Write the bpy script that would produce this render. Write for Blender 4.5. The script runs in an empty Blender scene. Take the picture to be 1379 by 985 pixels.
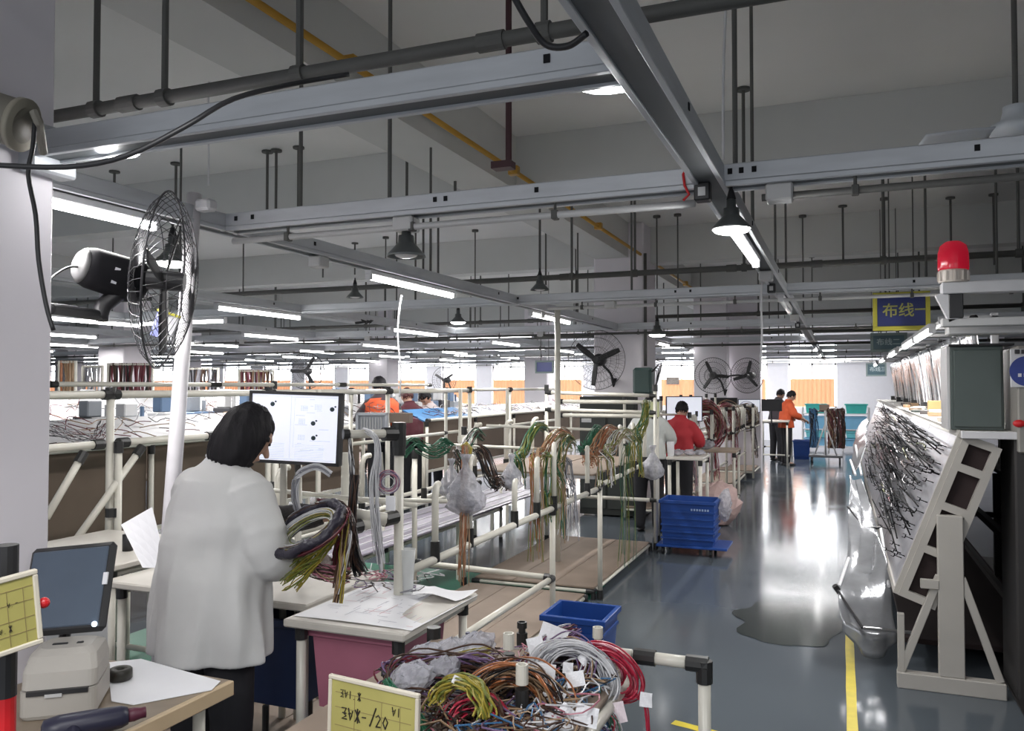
import bpy, bmesh, math, random
from mathutils import Vector, Matrix, Euler, noise
R = random.Random(7)
SC = bpy.context.scene
COL = SC.collection
rad = math.radians
V = Vector
# ---------------------------------------------------------------- camera
F = 1100.0; YAW = rad(21.94); PIT = rad(1.43); CH = 1.65
cam_d = bpy.data.cameras.new('camera'); cam = bpy.data.objects.new('camera', cam_d); COL.objects.link(cam)
cam_d.sensor_width = 36; cam_d.lens = 36*F/1379; cam_d.clip_start = .05; cam_d.clip_end = 200
cam.location = (0, 0, CH); cam.rotation_euler = (rad(90)+PIT, 0, YAW)
SC.camera = cam
CM = Euler((rad(90)+PIT, 0, YAW)).to_matrix()
# ---------------------------------------------------------------- world and exposure
w = bpy.data.worlds.new('world'); SC.world = w; w.use_nodes = True
w.node_tree.nodes['Background'].inputs[0].default_value = (.92, .95, 1.0, 1)
w.node_tree.nodes['Background'].inputs[1].default_value = .5
SC.view_settings.view_transform = 'Standard'; SC.view_settings.look = 'None'
SC.view_settings.exposure = 0.78; SC.view_settings.gamma = 1; SC.view_settings.use_curve_mapping = False
TUBE_E = 9.0; TUBE_AREA = 17.0; WIN_E = 6.0

def area(name, loc, sx, sy, power, rot=(0, 0, 0), col=(1, 1, 1), parent=None):
    l = bpy.data.lights.new(name, 'AREA'); l.shape = 'RECTANGLE'; l.size = sx; l.size_y = sy
    l.energy = power; l.color = col
    o = bpy.data.objects.new(name, l); COL.objects.link(o); o.location = loc; o.rotation_euler = rot
    if parent: o.parent = parent
    return o
area('added_area_glow', (-1.0, -.6, 2.3), 1.2, .06, 26)  # unseen area lights added around the camera to brighten the near column
area('added_area_glow', (1.3, .4, 2.3), 1.2, .06, 20)
area('added_area_glow', (-.9, .5, 2.3), .06, 1.2, 10)
# ---------------------------------------------------------------- measuring helpers (photo pixel -> world point)
def ray(px, py):
    return CM @ V(((px-689.5)/F, -(py-492.5)/F, -1))
def PD(px, py, d): return V((0, 0, CH)) + ray(px, py)*d
def PZ(px, py, z):
    r = ray(px, py); return V((0, 0, CH)) + r*((z-CH)/r.z)
def PX(px, py, x):
    r = ray(px, py); return V((0, 0, CH)) + r*(x/r.x)
def PY(px, py, y):
    r = ray(px, py); return V((0, 0, CH)) + r*(y/r.y)
# ---------------------------------------------------------------- materials
MATS = {}
def mat(name, col, rough=.6, metal=0., var=.06, scale=9., bump=0., emis=None, es=0., alpha=1., stretch=None, spec=None, coords='Object', trans=0., detail=4.):
    if name in MATS: return MATS[name]
    m = bpy.data.materials.new(name); m.use_nodes = True; MATS[name] = m
    nt = m.node_tree; N = nt.nodes; L = nt.links; b = N['Principled BSDF']
    b.inputs['Roughness'].default_value = rough; b.inputs['Metallic'].default_value = metal
    b.inputs['Alpha'].default_value = alpha
    if spec is not None: b.inputs['Specular IOR Level'].default_value = spec
    if trans: b.inputs['Transmission Weight'].default_value = trans
    tc = N.new('ShaderNodeTexCoord'); src = tc.outputs[coords]
    if stretch:
        mp = N.new('ShaderNodeMapping'); mp.inputs['Scale'].default_value = stretch; L.new(src, mp.inputs[0]); src = mp.outputs[0]
    nz = N.new('ShaderNodeTexNoise'); nz.inputs['Scale'].default_value = scale; nz.inputs['Detail'].default_value = detail
    L.new(src, nz.inputs['Vector'])
    mx = N.new('ShaderNodeMix'); mx.data_type = 'RGBA'
    c = V(col[:3])
    mx.inputs[6].default_value = (*[max(0, x*(1-2*var)) for x in c], 1); mx.inputs[7].default_value = (*[min(1, x*(1+2*var)) for x in c], 1)
    L.new(nz.outputs['Fac'], mx.inputs[0]); L.new(mx.outputs[2], b.inputs['Base Color'])
    if bump:
        bp = N.new('ShaderNodeBump'); bp.inputs['Strength'].default_value = bump; bp.inputs['Distance'].default_value = .02
        L.new(nz.outputs['Fac'], bp.inputs['Height']); L.new(bp.outputs[0], b.inputs['Normal'])
    if emis: b.inputs['Emission Color'].default_value = (*emis, 1); b.inputs['Emission Strength'].default_value = es
    return m
WHITE = mat('white_paint', (.62, .62, .64), .55)
COLM = mat('column_paint', (.70, .67, .71), .6, var=.04, scale=2)
SLAB = mat('ceiling_slab_lit_tone', (.72, .72, .71), .8, var=.03, scale=1.2)  # slab lighter than the beams: light from below put into the colour
CEIL = mat('ceiling_beam_shade_tone', (.56, .57, .56), .8, var=.05, scale=1.2, bump=.05)  # beams darker than the slab: their shade is put into the colour
TRAY = mat('tray_aluminium', (.52, .54, .57), .42, .3, var=.08, scale=5, stretch=(1, 1, 6))
TRAYD = mat('tray_shadow_gap', (.10, .11, .12), .5, .4)
DARKP = mat('dark_pipe_paint', (.085, .085, .08), .6)
BLACK = mat('black_plastic', (.018, .018, .02), .45)
BLACKM = mat('matt_black', (.012, .012, .014), .7, spec=.15)
PIPE = mat('ivory_coated_pipe', (.62, .60, .53), .32, var=.05)
JOINT = mat('black_joint', (.02, .02, .02), .4)
ORANGE = mat('yellow_gas_pipe', (.46, .25, .03), .45)
WOODB = mat('brown_fibreboard', (.235, .18, .14), .7, var=.16, scale=4, bump=.1)
PANELB = mat('dark_brown_panel', (.13, .095, .07), .75, var=.12, scale=3)
TOPW = mat('laminate_worktop', (.55, .52, .47), .45, var=.08, scale=6)
WBRD = mat('white_board', (.70, .70, .72), .4, var=.05)
BLUE = mat('blue_crate_plastic', (.01, .055, .26), .4, var=.08)
PINK = mat('pink_bin_plastic', (.40, .14, .20), .45)
RED = mat('red_plastic', (.55, .015, .02), .35)
YEL = mat('yellow_tape', (.62, .50, .03), .5, var=.1, scale=14)
PAPER = mat('white_paper', (.80, .80, .83), .6, var=.02)
YCARD = mat('yellow_card', (.40, .36, .11), .6, var=.14, scale=7)
CREAM = mat('cream_frame', (.62, .57, .47), .5)
STEEL = mat('brushed_steel', (.45, .45, .46), .35, .8)
GREYC = mat('grey_green_cabinet', (.06, .08, .075), .4, var=.05)
CAGEM = mat('dark_wire', (.06, .06, .065), .4, .5)
SKIN = mat('skin', (.42, .25, .18), .5, var=.06)
HAIR = mat('black_hair', (.008, .007, .009), .62, var=.3, scale=60, stretch=(1, 1, .15), bump=.3, spec=.25)
COAT = mat('white_cotton_coat', (.56, .557, .55), .85, var=.025, scale=10, bump=.06)
TROU = mat('black_trousers', (.014, .014, .018), .85)
FOAM = mat('light_grey_metal', (.5, .5, .5), .45, .1)
GLASS = mat('opal_glass', (.8, .8, .8), .2)
LIT = mat('lit_tube', (.9, .9, .9), .4, emis=(1, .985, .97), es=TUBE_E)
LITB = mat('lit_bulb', (.9, .9, .9), .4, emis=(1, .985, .97), es=7)
# ---------------------------------------------------------------- mesh building
class MB:
    def __init__(s): s.v = []; s.f = []; s.mi = []; s.cm = 0
    def add(s, vs, fs):
        o = len(s.v); s.v += [V(q) for q in vs]; s.f += [[i+o for i in f] for f in fs]; s.mi += [s.cm]*len(fs); return s
    def box(s, lo, hi, M=None, b=0.):
        (x0, y0, z0), (x1, y1, z1) = lo, hi
        if x0 > x1: x0, x1 = x1, x0
        if y0 > y1: y0, y1 = y1, y0
        if z0 > z1: z0, z1 = z1, z0
        b = min(b, (x1-x0)*.45, (y1-y0)*.45, (z1-z0)*.45)
        if b <= 0:
            vs = [(x, y, z) for z in (z0, z1) for y in (y0, y1) for x in (x0, x1)]
            fs = [(0, 2, 3, 1), (4, 5, 7, 6), (0, 1, 5, 4), (2, 6, 7, 3), (0, 4, 6, 2), (1, 3, 7, 5)]
        else:
            vs = []; idx = {}
            for i in (0, 1):
                for j in (0, 1):
                    for k in (0, 1):
                        for a in (0, 1, 2):
                            p = [(x0, x1)[i], (y0, y1)[j], (z0, z1)[k]]
                            for ax, e in ((0, i), (1, j), (2, k)):
                                if ax != a: p[ax] += b*(1 if e == 0 else -1)
                            idx[(i, j, k, a)] = len(vs); vs.append(tuple(p))
            fs = []
            for a in range(3):
                u, w_ = (a+1) % 3, (a+2) % 3
                for e in (0, 1):
                    q = []
                    for (p1, p2) in ((0, 0), (1, 0), (1, 1), (0, 1)):
                        c = [0, 0, 0]; c[a] = e; c[u] = p1; c[w_] = p2; q.append(idx[(*c, a)])
                    fs.append(q if e else q[::-1])
                for p1 in (0, 1):
                    for p2 in (0, 1):
                        c0 = [0, 0, 0]; c0[u] = p1; c0[w_] = p2; c1 = list(c0); c1[a] = 1
                        q = [idx[(*c0, u)], idx[(*c1, u)], idx[(*c1, w_)], idx[(*c0, w_)]]
                        fs.append(q if p1 != p2 else q[::-1])
            for i in (0, 1):
                for j in (0, 1):
                    for k in (0, 1):
                        q = [idx[(i, j, k, a)] for a in range(3)]
                        fs.append(q if (i+j+k) % 2 else q[::-1])
        if M is not None: vs = [M @ V(p) for p in vs]
        return s.add(vs, fs)
    def tube(s, pts, r, n=8, caps=True, closed=False):
        pts = [V(p) for p in pts]; m = len(pts)
        rs = r if isinstance(r, (list, tuple)) else [r]*m
        vs = []; fs = []; up = None
        for i in range(m):
            a = pts[(i-1) % m] if (i > 0 or closed) else pts[0]; c = pts[(i+1) % m] if (i < m-1 or closed) else pts[-1]
            t = (c-a)
            if t.length < 1e-9: t = V((0, 0, 1))
            t.normalize()
            if up is None:
                up = t.orthogonal().normalized()
            else:
                up = up - t*up.dot(t)
                if up.length < 1e-6: up = t.orthogonal()
                up.normalize()
            q = t.cross(up)
            for k in range(n):
                an = 2*math.pi*k/n; vs.append(pts[i] + (up*math.cos(an)+q*math.sin(an))*rs[i])
        for i in range(m if closed else m-1):
            j = (i+1) % m
            for k in range(n):
                fs.append((i*n+k, i*n+(k+1) % n, j*n+(k+1) % n, j*n+k))
        if caps and not closed:
            fs.append(tuple(range(n))[::-1]); fs.append(tuple((m-1)*n+k for k in range(n)))
        return s.add(vs, fs)
    def cyl(s, a, b, r, n=12, r2=None):
        return s.tube([a, b], [r, r if r2 is None else r2], n)
    def lathe(s, prof, c=(0, 0, 0), n=20, M=None, cap=False):
        vs = []; fs = []
        for (r, z) in prof:
            for k in range(n):
                a = 2*math.pi*k/n; vs.append(V((r*math.cos(a), r*math.sin(a), z)))
        for i in range(len(prof)-1):
            for k in range(n):
                fs.append((i*n+k, i*n+(k+1) % n, (i+1)*n+(k+1) % n, (i+1)*n+k))
        if cap: fs.append(tuple(range(n))[::-1]); fs.append(tuple((len(prof)-1)*n+k for k in range(n)))
        if M is not None: vs = [M @ p for p in vs]
        return s.add([p+V(c) for p in vs], fs)
    def loft(s, rings, cap=True, closed_ring=True):
        n = len(rings[0]); vs = [p for r_ in rings for p in r_]; fs = []
        for i in range(len(rings)-1):
            for k in range(n if closed_ring else n-1):
                fs.append((i*n+k, i*n+(k+1) % n, (i+1)*n+(k+1) % n, (i+1)*n+k))
        if cap and closed_ring: fs.append(tuple(range(n))[::-1]); fs.append(tuple((len(rings)-1)*n+k for k in range(n)))
        return s.add(vs, fs)
    def ball(s, c, r, n=12, m=8, M=None):
        rx, ry, rz = r if isinstance(r, (list, tuple)) else (r, r, r); rings = []
        for i in range(m+1):
            ph = math.pi*(i/m) ; ph = min(max(ph, .03), math.pi-.03)
            rings.append([V((rx*math.sin(ph)*math.cos(2*math.pi*k/n), ry*math.sin(ph)*math.sin(2*math.pi*k/n), -rz*math.cos(ph))) for k in range(n)])
        if M is not None: rings = [[M @ p for p in q] for q in rings]
        return s.loft([[p+V(c) for p in q] for q in rings])
    def capsule(s, a, ra, b, rb, n=12):
        a = V(a); b = V(b); t = (b-a).normalized(); pts = []; rs = []
        for k in (80, 55, 30): pts.append(a - t*ra*math.sin(rad(k))); rs.append(ra*math.cos(rad(k)))
        pts += [a, b]; rs += [ra, rb]
        for k in (30, 55, 80): pts.append(b + t*rb*math.sin(rad(k))); rs.append(rb*math.cos(rad(k)))
        return s.tube(pts, rs, n)
    def grid(s, f, nu, nv):
        vs = [f(i/nu, j/nv) for j in range(nv+1) for i in range(nu+1)]
        fs = [(j*(nu+1)+i, j*(nu+1)+i+1, (j+1)*(nu+1)+i+1, (j+1)*(nu+1)+i) for j in range(nv) for i in range(nu)]
        return s.add(vs, fs)
    def mesh(s, name, mats, smooth=False, org=None):
        me = bpy.data.meshes.new(name)
        o = V(org) if org is not None else V((0, 0, 0))
        me.from_pydata([tuple(p-o) for p in s.v], [], s.f)
        for m in (mats if isinstance(mats, (list, tuple)) else [mats]): me.materials.append(m)
        if len(me.materials) > 1: me.polygons.foreach_set('material_index', s.mi)
        if smooth: me.shade_smooth() if hasattr(me, 'shade_smooth') else None
        me.update(); return me
    def build(s, name, mats, parent=None, smooth=False, org=None, **tags):
        """parent: world location known (no rotation), so geometry stays in world coordinates"""
        if parent is not None:
            W_ = wl(parent); me = s.mesh(name, mats, smooth, W_)
            o = bpy.data.objects.new(name, me); COL.objects.link(o); o.parent = parent
        else:
            if org is None:
                n = len(s.v); org = V((sum(p.x for p in s.v)/n, sum(p.y for p in s.v)/n, min(p.z for p in s.v)))
            me = s.mesh(name, mats, smooth, org)
            o = bpy.data.objects.new(name, me); COL.objects.link(o); o.location = org
        for k, v in tags.items(): o[k] = v
        return o
def wl(o):
    l = V(o.location)
    while o.parent: o = o.parent; l += V(o.location)
    return l
def tag(o, label=None, cat=None, group=None, kind=None):
    if label: o['label'] = label
    if cat: o['category'] = cat
    if group: o['group'] = group
    if kind: o['kind'] = kind
    return o
def thing(name, label, cat, loc=(0, 0, 0), group=None):
    o = bpy.data.objects.new(name, None); COL.objects.link(o); o.location = loc; o.empty_display_size = .1
    return tag(o, label, cat, group)
def struct(name, mb, m, smooth=False, parent=None):
    return tag(mb.build(name, m, parent, smooth), kind='structure')
def obj(name, me, parent=None, loc=(0, 0, 0), rot=(0, 0, 0)):
    o = bpy.data.objects.new(name, me); COL.objects.link(o); o.parent = parent; o.location = loc; o.rotation_euler = rot
    return o
def copy_tree(o, parent=None):
    c = o.copy(); COL.objects.link(c); c.parent = parent
    for ch in list(o.children): copy_tree(ch, c)
    return c
ORDW = ['first', 'second', 'third', 'fourth', 'fifth', 'sixth', 'seventh', 'eighth', 'ninth', 'tenth', 'eleventh', 'twelfth', 'thirteenth', 'fourteenth', 'fifteenth', 'sixteenth', 'seventeenth', 'eighteenth', 'nineteenth', 'twentieth', 'twenty first', 'twenty second', 'twenty third', 'twenty fourth', 'twenty fifth', 'twenty sixth', 'twenty seventh', 'twenty eighth', 'twenty ninth', 'thirtieth']
def lerp(a, b, t): return V(a)*(1-t)+V(b)*t
def Rz(a): return Matrix.Rotation(a, 4, 'Z')
def sm(p, n):  # Catmull-Rom resample
    p = [V(q) for q in p]; out = []
    seg = len(p)-1
    for i in range(seg):
        a = p[max(i-1, 0)]; b = p[i]; c = p[i+1]; d = p[min(i+2, seg)]
        k = max(1, n//seg)
        for j in range(k):
            t = j/k; out.append(.5*((2*b)+(c-a)*t+(2*a-5*b+4*c-d)*t*t+(3*b-a-3*c+d)*t**3))
    out.append(p[-1]); return out
# ================================================================ ROOM
H = 3.75; WY = 26.0; X0 = -36.0; X1 = 6.0; YB = -3.0
def floor_material():
    m = bpy.data.materials.new('epoxy_floor'); m.use_nodes = True; nt = m.node_tree; N = nt.nodes; L = nt.links; b = N['Principled BSDF']
    tc = N.new('ShaderNodeTexCoord'); n1 = N.new('ShaderNodeTexNoise'); n1.inputs['Scale'].default_value = .35; n1.inputs['Detail'].default_value = 3
    n2 = N.new('ShaderNodeTexNoise'); n2.inputs['Scale'].default_value = 3.; n2.inputs['Detail'].default_value = 6
    L.new(tc.outputs['Object'], n1.inputs[0]); L.new(tc.outputs['Object'], n2.inputs[0])
    cr = N.new('ShaderNodeValToRGB'); e = cr.color_ramp.elements
    e[0].position = .35; e[0].color = (.078, .092, .110, 1); e[1].position = .7; e[1].color = (.100, .118, .135, 1)
    L.new(n1.outputs['Fac'], cr.inputs[0]); L.new(cr.outputs[0], b.inputs['Base Color'])
    mr = N.new('ShaderNodeMapRange'); mr.inputs[3].default_value = .06; mr.inputs[4].default_value = .20; b.inputs['Specular IOR Level'].default_value = .34
    L.new(n2.outputs['Fac'], mr.inputs[0]); L.new(mr.outputs[0], b.inputs['Roughness'])
    bp = N.new('ShaderNodeBump'); bp.inputs['Strength'].default_value = .04; bp.inputs['Distance'].default_value = .02
    L.new(n1.outputs['Fac'], bp.inputs['Height']); L.new(bp.outputs[0], b.inputs['Normal'])
    return m
FLOORM = floor_material()
struct('floor', MB().box((X0, YB, -.1), (X1, WY, 0)), FLOORM)
struct('ceiling', MB().box((X0, YB, H), (X1, WY+.3, H+.2)), SLAB)
BEAMY = [6.35, 10.65, 15.0, 19.35, 23.7]
for i, y in enumerate([2.0]+BEAMY):
    struct('trim_%d' % (i+1), MB().box((X0, y, 3.27), (X1, y+.28, H-.001)), CEIL)
struct('trim_7', MB().box((-2.95, YB, 3.30), (-2.52, WY, H-.001)), CEIL)
struct('trim_8', MB().box((-12.0, YB, 3.30), (-11.6, WY, H-.001)), CEIL)
# columns
def column(x0, x1, y0, y1, n):
    struct('trim_%d' % n, MB().box((x0, y0, 0), (x1, y1, H-.002), b=.015), COLM)
column(-3.2, -2.33, 1.22, 1.87, 9)
column(-2.98, -2.32, 10.25, 10.95, 10)
column(-2.98, -2.32, 19.0, 19.65, 11)
for i, (x, y) in enumerate([(-11.9, 10.4), (-11.9, 19.1), (-7.4, 19.2), (-19, 19.3), (-16.5, 14.9), (-24, 19.3)]):
    column(x, x+.6, y, y+.6, 12+i)
# far wall with windows
FARW = mat('far_wall_paint', (.80, .80, .86), .6, var=.02)
winX = [-.8-1.95*k for k in range(18)]
ww = 1.36
m = MB()
m.box((X0, WY, 0), (X1, WY+.25, 1.0)); m.box((X0, WY, 2.95), (X1, WY+.25, H))
edges = [X1]
for x in winX: edges += [x+ww/2, x-ww/2]
edges.append(X0)
for i in range(0, len(edges), 2): m.box((edges[i+1], WY, 1.0), (edges[i], WY+.25, 2.95))
struct('wall_far', m, FARW)
WINM = mat('bright_window_daylight', (.9, .9, .9), .4, emis=(.92, .96, 1.0), es=WIN_E)
CURT = mat('orange_blind_daylight_glow', (.60, .33, .19), .8, var=.12, scale=14, stretch=(1, 1, .05), emis=(1.0, .46, .25), es=.36)  # emission stands in for daylight coming through the cloth
FRM = mat('window_frame_white', (.7, .7, .7), .4)
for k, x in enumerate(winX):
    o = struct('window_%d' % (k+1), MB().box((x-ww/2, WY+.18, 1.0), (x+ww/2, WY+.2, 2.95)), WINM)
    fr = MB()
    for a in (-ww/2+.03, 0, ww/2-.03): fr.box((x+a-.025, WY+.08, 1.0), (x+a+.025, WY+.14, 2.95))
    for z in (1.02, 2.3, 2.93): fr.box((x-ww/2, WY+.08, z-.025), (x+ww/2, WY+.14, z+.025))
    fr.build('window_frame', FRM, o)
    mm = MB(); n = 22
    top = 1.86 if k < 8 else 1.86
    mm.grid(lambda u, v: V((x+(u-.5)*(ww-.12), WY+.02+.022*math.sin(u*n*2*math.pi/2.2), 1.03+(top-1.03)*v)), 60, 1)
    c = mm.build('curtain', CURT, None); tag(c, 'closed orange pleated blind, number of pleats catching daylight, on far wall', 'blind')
    c['label'] = ['orange blind low in the far window beside the end of the aisle', 'orange blind in the far window between the two wall fans',
        'orange blind in the far window behind the small monitor', 'orange blind in the far window just right of the big column',
        'orange blind in the far window just left of the big column', 'orange blind in the far window left of the white leaning post by the column',
        'orange blind in the far window second left from the column'][k] if k < 7 else 'orange blind in the %s far window counted leftward from the aisle' % ORDW[k]
    tag(c, group='orange blinds of the far windows left of centre' if k >= 7 else 'orange blinds of the far windows')
# side wall at the far left
struct('wall_left', MB().box((X0-.2, YB, 0), (X0, WY+.25, H)), FARW)
# floor markings and stain
def strip(name, a, b, wd, label, m=YEL):
    a = V(a); b = V(b); t = (b-a).normalized(); n = V((-t.y, t.x, 0))*wd/2; k = 24; R_ = random.Random(3)
    mb = MB(); mb.grid(lambda u, v: lerp(a, b, u)+n*(2*v-1)*(1+.05*math.sin(u*40))+V((0, 0, .0015)), k, 1)
    o = mb.build(name, m, None); tag(o, label, 'floor tape'); return o
strip('floor_tape', (.035, 2.0, 0), (.035, 6.3, 0), .05, 'yellow floor tape running down the right edge of the aisle')
strip('floor_tape', (-.78, 4.05, 0), (.0, 3.86, 0), .055, 'yellow floor tape crossing the aisle in front of the cart')
GREEN = mat('green_floor_paint', (.02, .15, .095), .4, var=.1, scale=2)
tag(MB().grid(lambda u, v: V((-4.4+2.58*u, 3.2+3.4*v, .002)), 4, 4).build('floor_paint', GREEN), 'green painted floor lane under the pipe racks', 'floor paint')
STAIN = mat('dark_wet_stain', (.035, .042, .04), .12, var=.2, scale=3)
ctr = PZ(1075, 840, 0); out = []
mb = MB()
vs = [V((ctr.x, ctr.y, .003))]
for k in range(48):
    a = 2*math.pi*k/48; rr = 1+.16*noise.noise(V((math.cos(a)*2, math.sin(a)*2, 1)))*2
    vs.append(V((ctr.x-.06+.36*math.cos(a)*rr, ctr.y+.55*math.sin(a)*rr, .003)))
mb.add(vs, [(0, 1+k, 1+(k+1) % 48) for k in range(48)])
tag(mb.build('floor_stain', STAIN), 'dark damp stain on the aisle floor beside the plastic drape', 'stain')
# ================================================================ OVERHEAD TRUNKING
TZ = 2.35; TH = .08; TWD = .092
def along_box(m, axis, a0, a1, c, w0, w1, z0, z1, b=0):
    if axis == 'x': m.box((a0, c+w0, z0), (a1, c+w1, z1), b=b)
    else: m.box((c+w0, a0, z0), (c+w1, a1, z1), b=b)
def P3(axis, a, c, w_, z): return V((a, c+w_, z)) if axis == 'x' else V((c+w_, a, z))
def trunk(axis, a0, a1, c, label, rods=(), holes=(), boxes=(), conduit=None, z=TZ, group=None):
    t = thing('cable_trunking', label, 'cable trunking', P3(axis, (a0+a1)/2, c, 0, z), group)
    m = MB(); along_box(m, axis, a0, a1, c, -TWD/2, TWD/2, z+.018, z+TH, .004); m.build('trunking_body', TRAY, t)
    m = MB(); along_box(m, axis, a0, a1, c, -TWD/2-.006, -TWD/2+.012, z, z+.018, .002)
    along_box(m, axis, a0, a1, c, TWD/2-.012, TWD/2+.006, z, z+.018, .002); m.build('lower_lip', TRAY, t)
    m = MB(); along_box(m, axis, a0+.002, a1-.002, c, -TWD/2+.012, TWD/2-.012, z+.008, z+.020); m.build('slot', TRAYD, t)
    for r in rods:
        m = MB(); p = P3(axis, r, c, 0, z+TH-.01); m.cyl(p, (p.x, p.y, H-.02), .009, 8); m.cyl((p.x, p.y, H-.03), (p.x, p.y, H-.002), .045, 10)
        m.build('hanger_rod', DARKP, t)
    for h in holes:
        m = MB()
        for s_ in (-1,):
            along_box(m, axis, h-.008, h+.008, c, s_*TWD/2-.003, s_*TWD/2+.001, z+.042, z+.062)
            if axis == 'y': along_box(m, axis, h-.008, h+.008, c, TWD/2-.001, TWD/2+.003, z+.042, z+.062)
        m.build('slot_hole', BLACKM, t)
    for bx in boxes:
        m = MB(); along_box(m, axis, bx-.045, bx+.045, c, -.04, .04, z-.06, z, .006); m.build('junction_box', FOAM, t)
    if conduit:
        ca, cb, mt, r_ = conduit
        m = MB(); m.cyl(P3(axis, ca, c, -.02, z-.045), P3(axis, cb, c, -.02, z-.045), r_, 10); m.build('conduit', mt, t, smooth=True)
        x = ca+.3
        while x < cb:
            m = MB(); m.cyl(P3(axis, x, c, -.02, z-.045-r_*1.2), P3(axis, x, c, -.02, z+.002), .006, 6); along_box(m, axis, x-.012, x+.012, c, -.02-r_*1.3, -.02+r_*1.3, z-.045-r_*1.3, z-.045+r_*1.3, .003)
            m.build('conduit_clip', DARKP, t); x += .62
    return t
def rodsx(y, pxs): return [PY(p, 200, y).x for p in pxs]
JY = [1.80, 2.97, 6.55, 9.95, 13.4, 16.9, 20.3, 23.8]
LX = [-.42, -2.62, -4.85, -7.1, -9.35, -11.6, -13.9]
trunk('x', -2.31, -.47, 1.80, 'wide grey crossing trunking nearest the camera from the white column', rods=[], holes=[-.62])
MB().box((-2.345, 1.74, 2.31), (-2.27, 1.90, 2.46), b=.008).build('bracket', TRAY, bpy.data.objects['cable_trunking'])
trunk('x', -2.60, -.46, 2.97, 'grey crossing trunking with black slots between leaning pole and main trunking', rods=[-2.2, -1.75], holes=rodsx(2.97, (328, 350, 593, 607, 728)), boxes=[PY(547, 300, 2.97).x], conduit=(-2.55, -.48, FOAM, .014))
trunk('x', -.38, 3.5, 2.97, 'grey crossing trunking right of the main trunking with white label', rods=rodsx(2.97, (990,)), holes=rodsx(2.97, (985, 1000, 1017, 1313)), boxes=[PY(1050, 255, 2.97).x], conduit=(-.25, 3.4, DARKP, .013))
trunk('x', -9.6, 3.5, 6.55, 'third grey crossing trunking back in front of the big column', rods=rodsx(6.55, (1043, 850, 770, 560, 1245, 1340)), holes=rodsx(6.55, (684, 700, 910, 930, 1228)), boxes=[PY(822, 405, 6.55).x], conduit=(-2.3, 3.4, FOAM, .014))
trunk('x', -18, 3.5, 9.95, 'crossing trunking passing directly in front of the column top fan', rods=rodsx(9.95, (884, 912, 775, 640, 520, 1190)), holes=rodsx(9.95, (828, 930, 500)), boxes=[-3.6, -6.2, -8.4], conduit=(-17.5, 3.4, DARKP, .015))
for i, y in enumerate(JY[4:]):
    trunk('x', -26, 3.5, y, ['fifth crossing trunking back, just beyond the big column', 'sixth crossing trunking back over the seated workers', 'seventh crossing trunking back above the far trolley', 'last crossing trunking close to the far windows'][i],
          rods=[-.9, -2.1, -4.0, -6.2, -8.4, -10.5, .8, -13, -16], holes=[-1, -3.2, -6], boxes=[-3.5, -7.2, -10.1], conduit=(-25, 3.4, [DARKP, FOAM][i % 2], .018))
MBm = MB()
t = trunk('y', -.6, 24.5, -.42, 'long main trunking running down the hall above the aisle', rods=[4.4, 7.2, 10.6, 14], holes=[2.2, 3.9, 5.6], boxes=[5.2, 8.5])
for (yy, zz) in ((2.86, 2.33), (5.9, 2.33), (9.6, 2.33)):
    m = MB(); m.box((-.47, yy, zz-.035), (-.415, yy+.055, zz+.03), b=.005); m.build('socket', BLACK, t)
    m = MB(); m.box((-.455, yy-.004, zz-.02), (-.43, yy-.001, zz+.01)); m.build('socket_face', FOAM, t)
trunk('y', 11.0, 18.9, -2.62, 'trunking between the big column and the next column behind it', rods=[13, 16])
for k, x in enumerate(LX[1:]):
    trunk('y', 1.0 if k == 0 else 2.2, 10.2 if k == 0 else 24.5, x, ['trunking running down the hall over the leaning white pole', 'second trunking line left of the aisle', 'third trunking line left of the aisle', 'fourth trunking line left of the aisle', 'fifth trunking line left of the aisle', 'leftmost trunking line of the hall'][k],
          rods=[5.0, 8.4]+([11.9, 15.3] if k else []), holes=[3.6, 6.1, 8.8], boxes=[3.7, 7.2] if k == 0 else [4.8])
# ---- fluorescent tubes
def tube_fix(p0, p1, label, on=True, group=None, light=True):
    p0 = V(p0); p1 = V(p1); c = (p0+p1)/2
    t = thing('tube_light', label, 'light', c, group); d = (p1-p0).normalized(); n = V((-d.y, d.x, 0)); L_ = (p1-p0).length
    Mx = Matrix((( d.x, n.x, 0, c.x), (d.y, n.y, 0, c.y), (d.z, n.z, 1, c.z), (0, 0, 0, 1)))
    MB().box((-L_/2, -.024, .012), (L_/2, .024, .04), M=Mx, b=.004).build('housing', WHITE, t); hs = t.children[-1] if False else [c_ for c_ in t.children][0]
    m = MB(); m.cyl(Mx @ V((-L_/2+.02, 0, -.004)), Mx @ V((L_/2-.02, 0, -.004)), .017, 10); m.build('tube', LIT if on else GLASS, t, smooth=True)
    for s_ in (-1, 1): MB().box((s_*(L_/2-.008)-.012, -.02, -.022), (s_*(L_/2-.008)+.012, .02, .014), M=Mx, b=.003).build('end_cap', WHITE, hs)
    if on and light:
        a = area('tube_glow', (0, 0, -.03), L_*.9, .05, TUBE_AREA, (0, 0, math.atan2(d.y, d.x)), (1, .98, .96), t)
    return t
TL = TZ-.042
def ytube(x, y0, ln=1.15, **k): return ((x, y0, TL), (x, y0+ln, TL))
tube_fix(*ytube(-2.62, 1.42), 'bright tube light at upper left beside the white column')
tube_fix(*ytube(-2.62, 4.2), 'bright tube light on the trunking left of the picture centre, thin white cord below')
tube_fix(*ytube(-2.62, 6.95), 'tube light just left of the column, crossing the upright white post')
tube_fix(*ytube(-.42, 3.42), 'bright tube light under the main trunking beside a bell lamp')
tube_fix(*ytube(-.42, 6.5), 'unlit tube light under the main trunking further down the aisle', on=False)
tube_fix(*ytube(-4.85, 5.4), 'bright tube light on the second trunking line above the big monitor')
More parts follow.
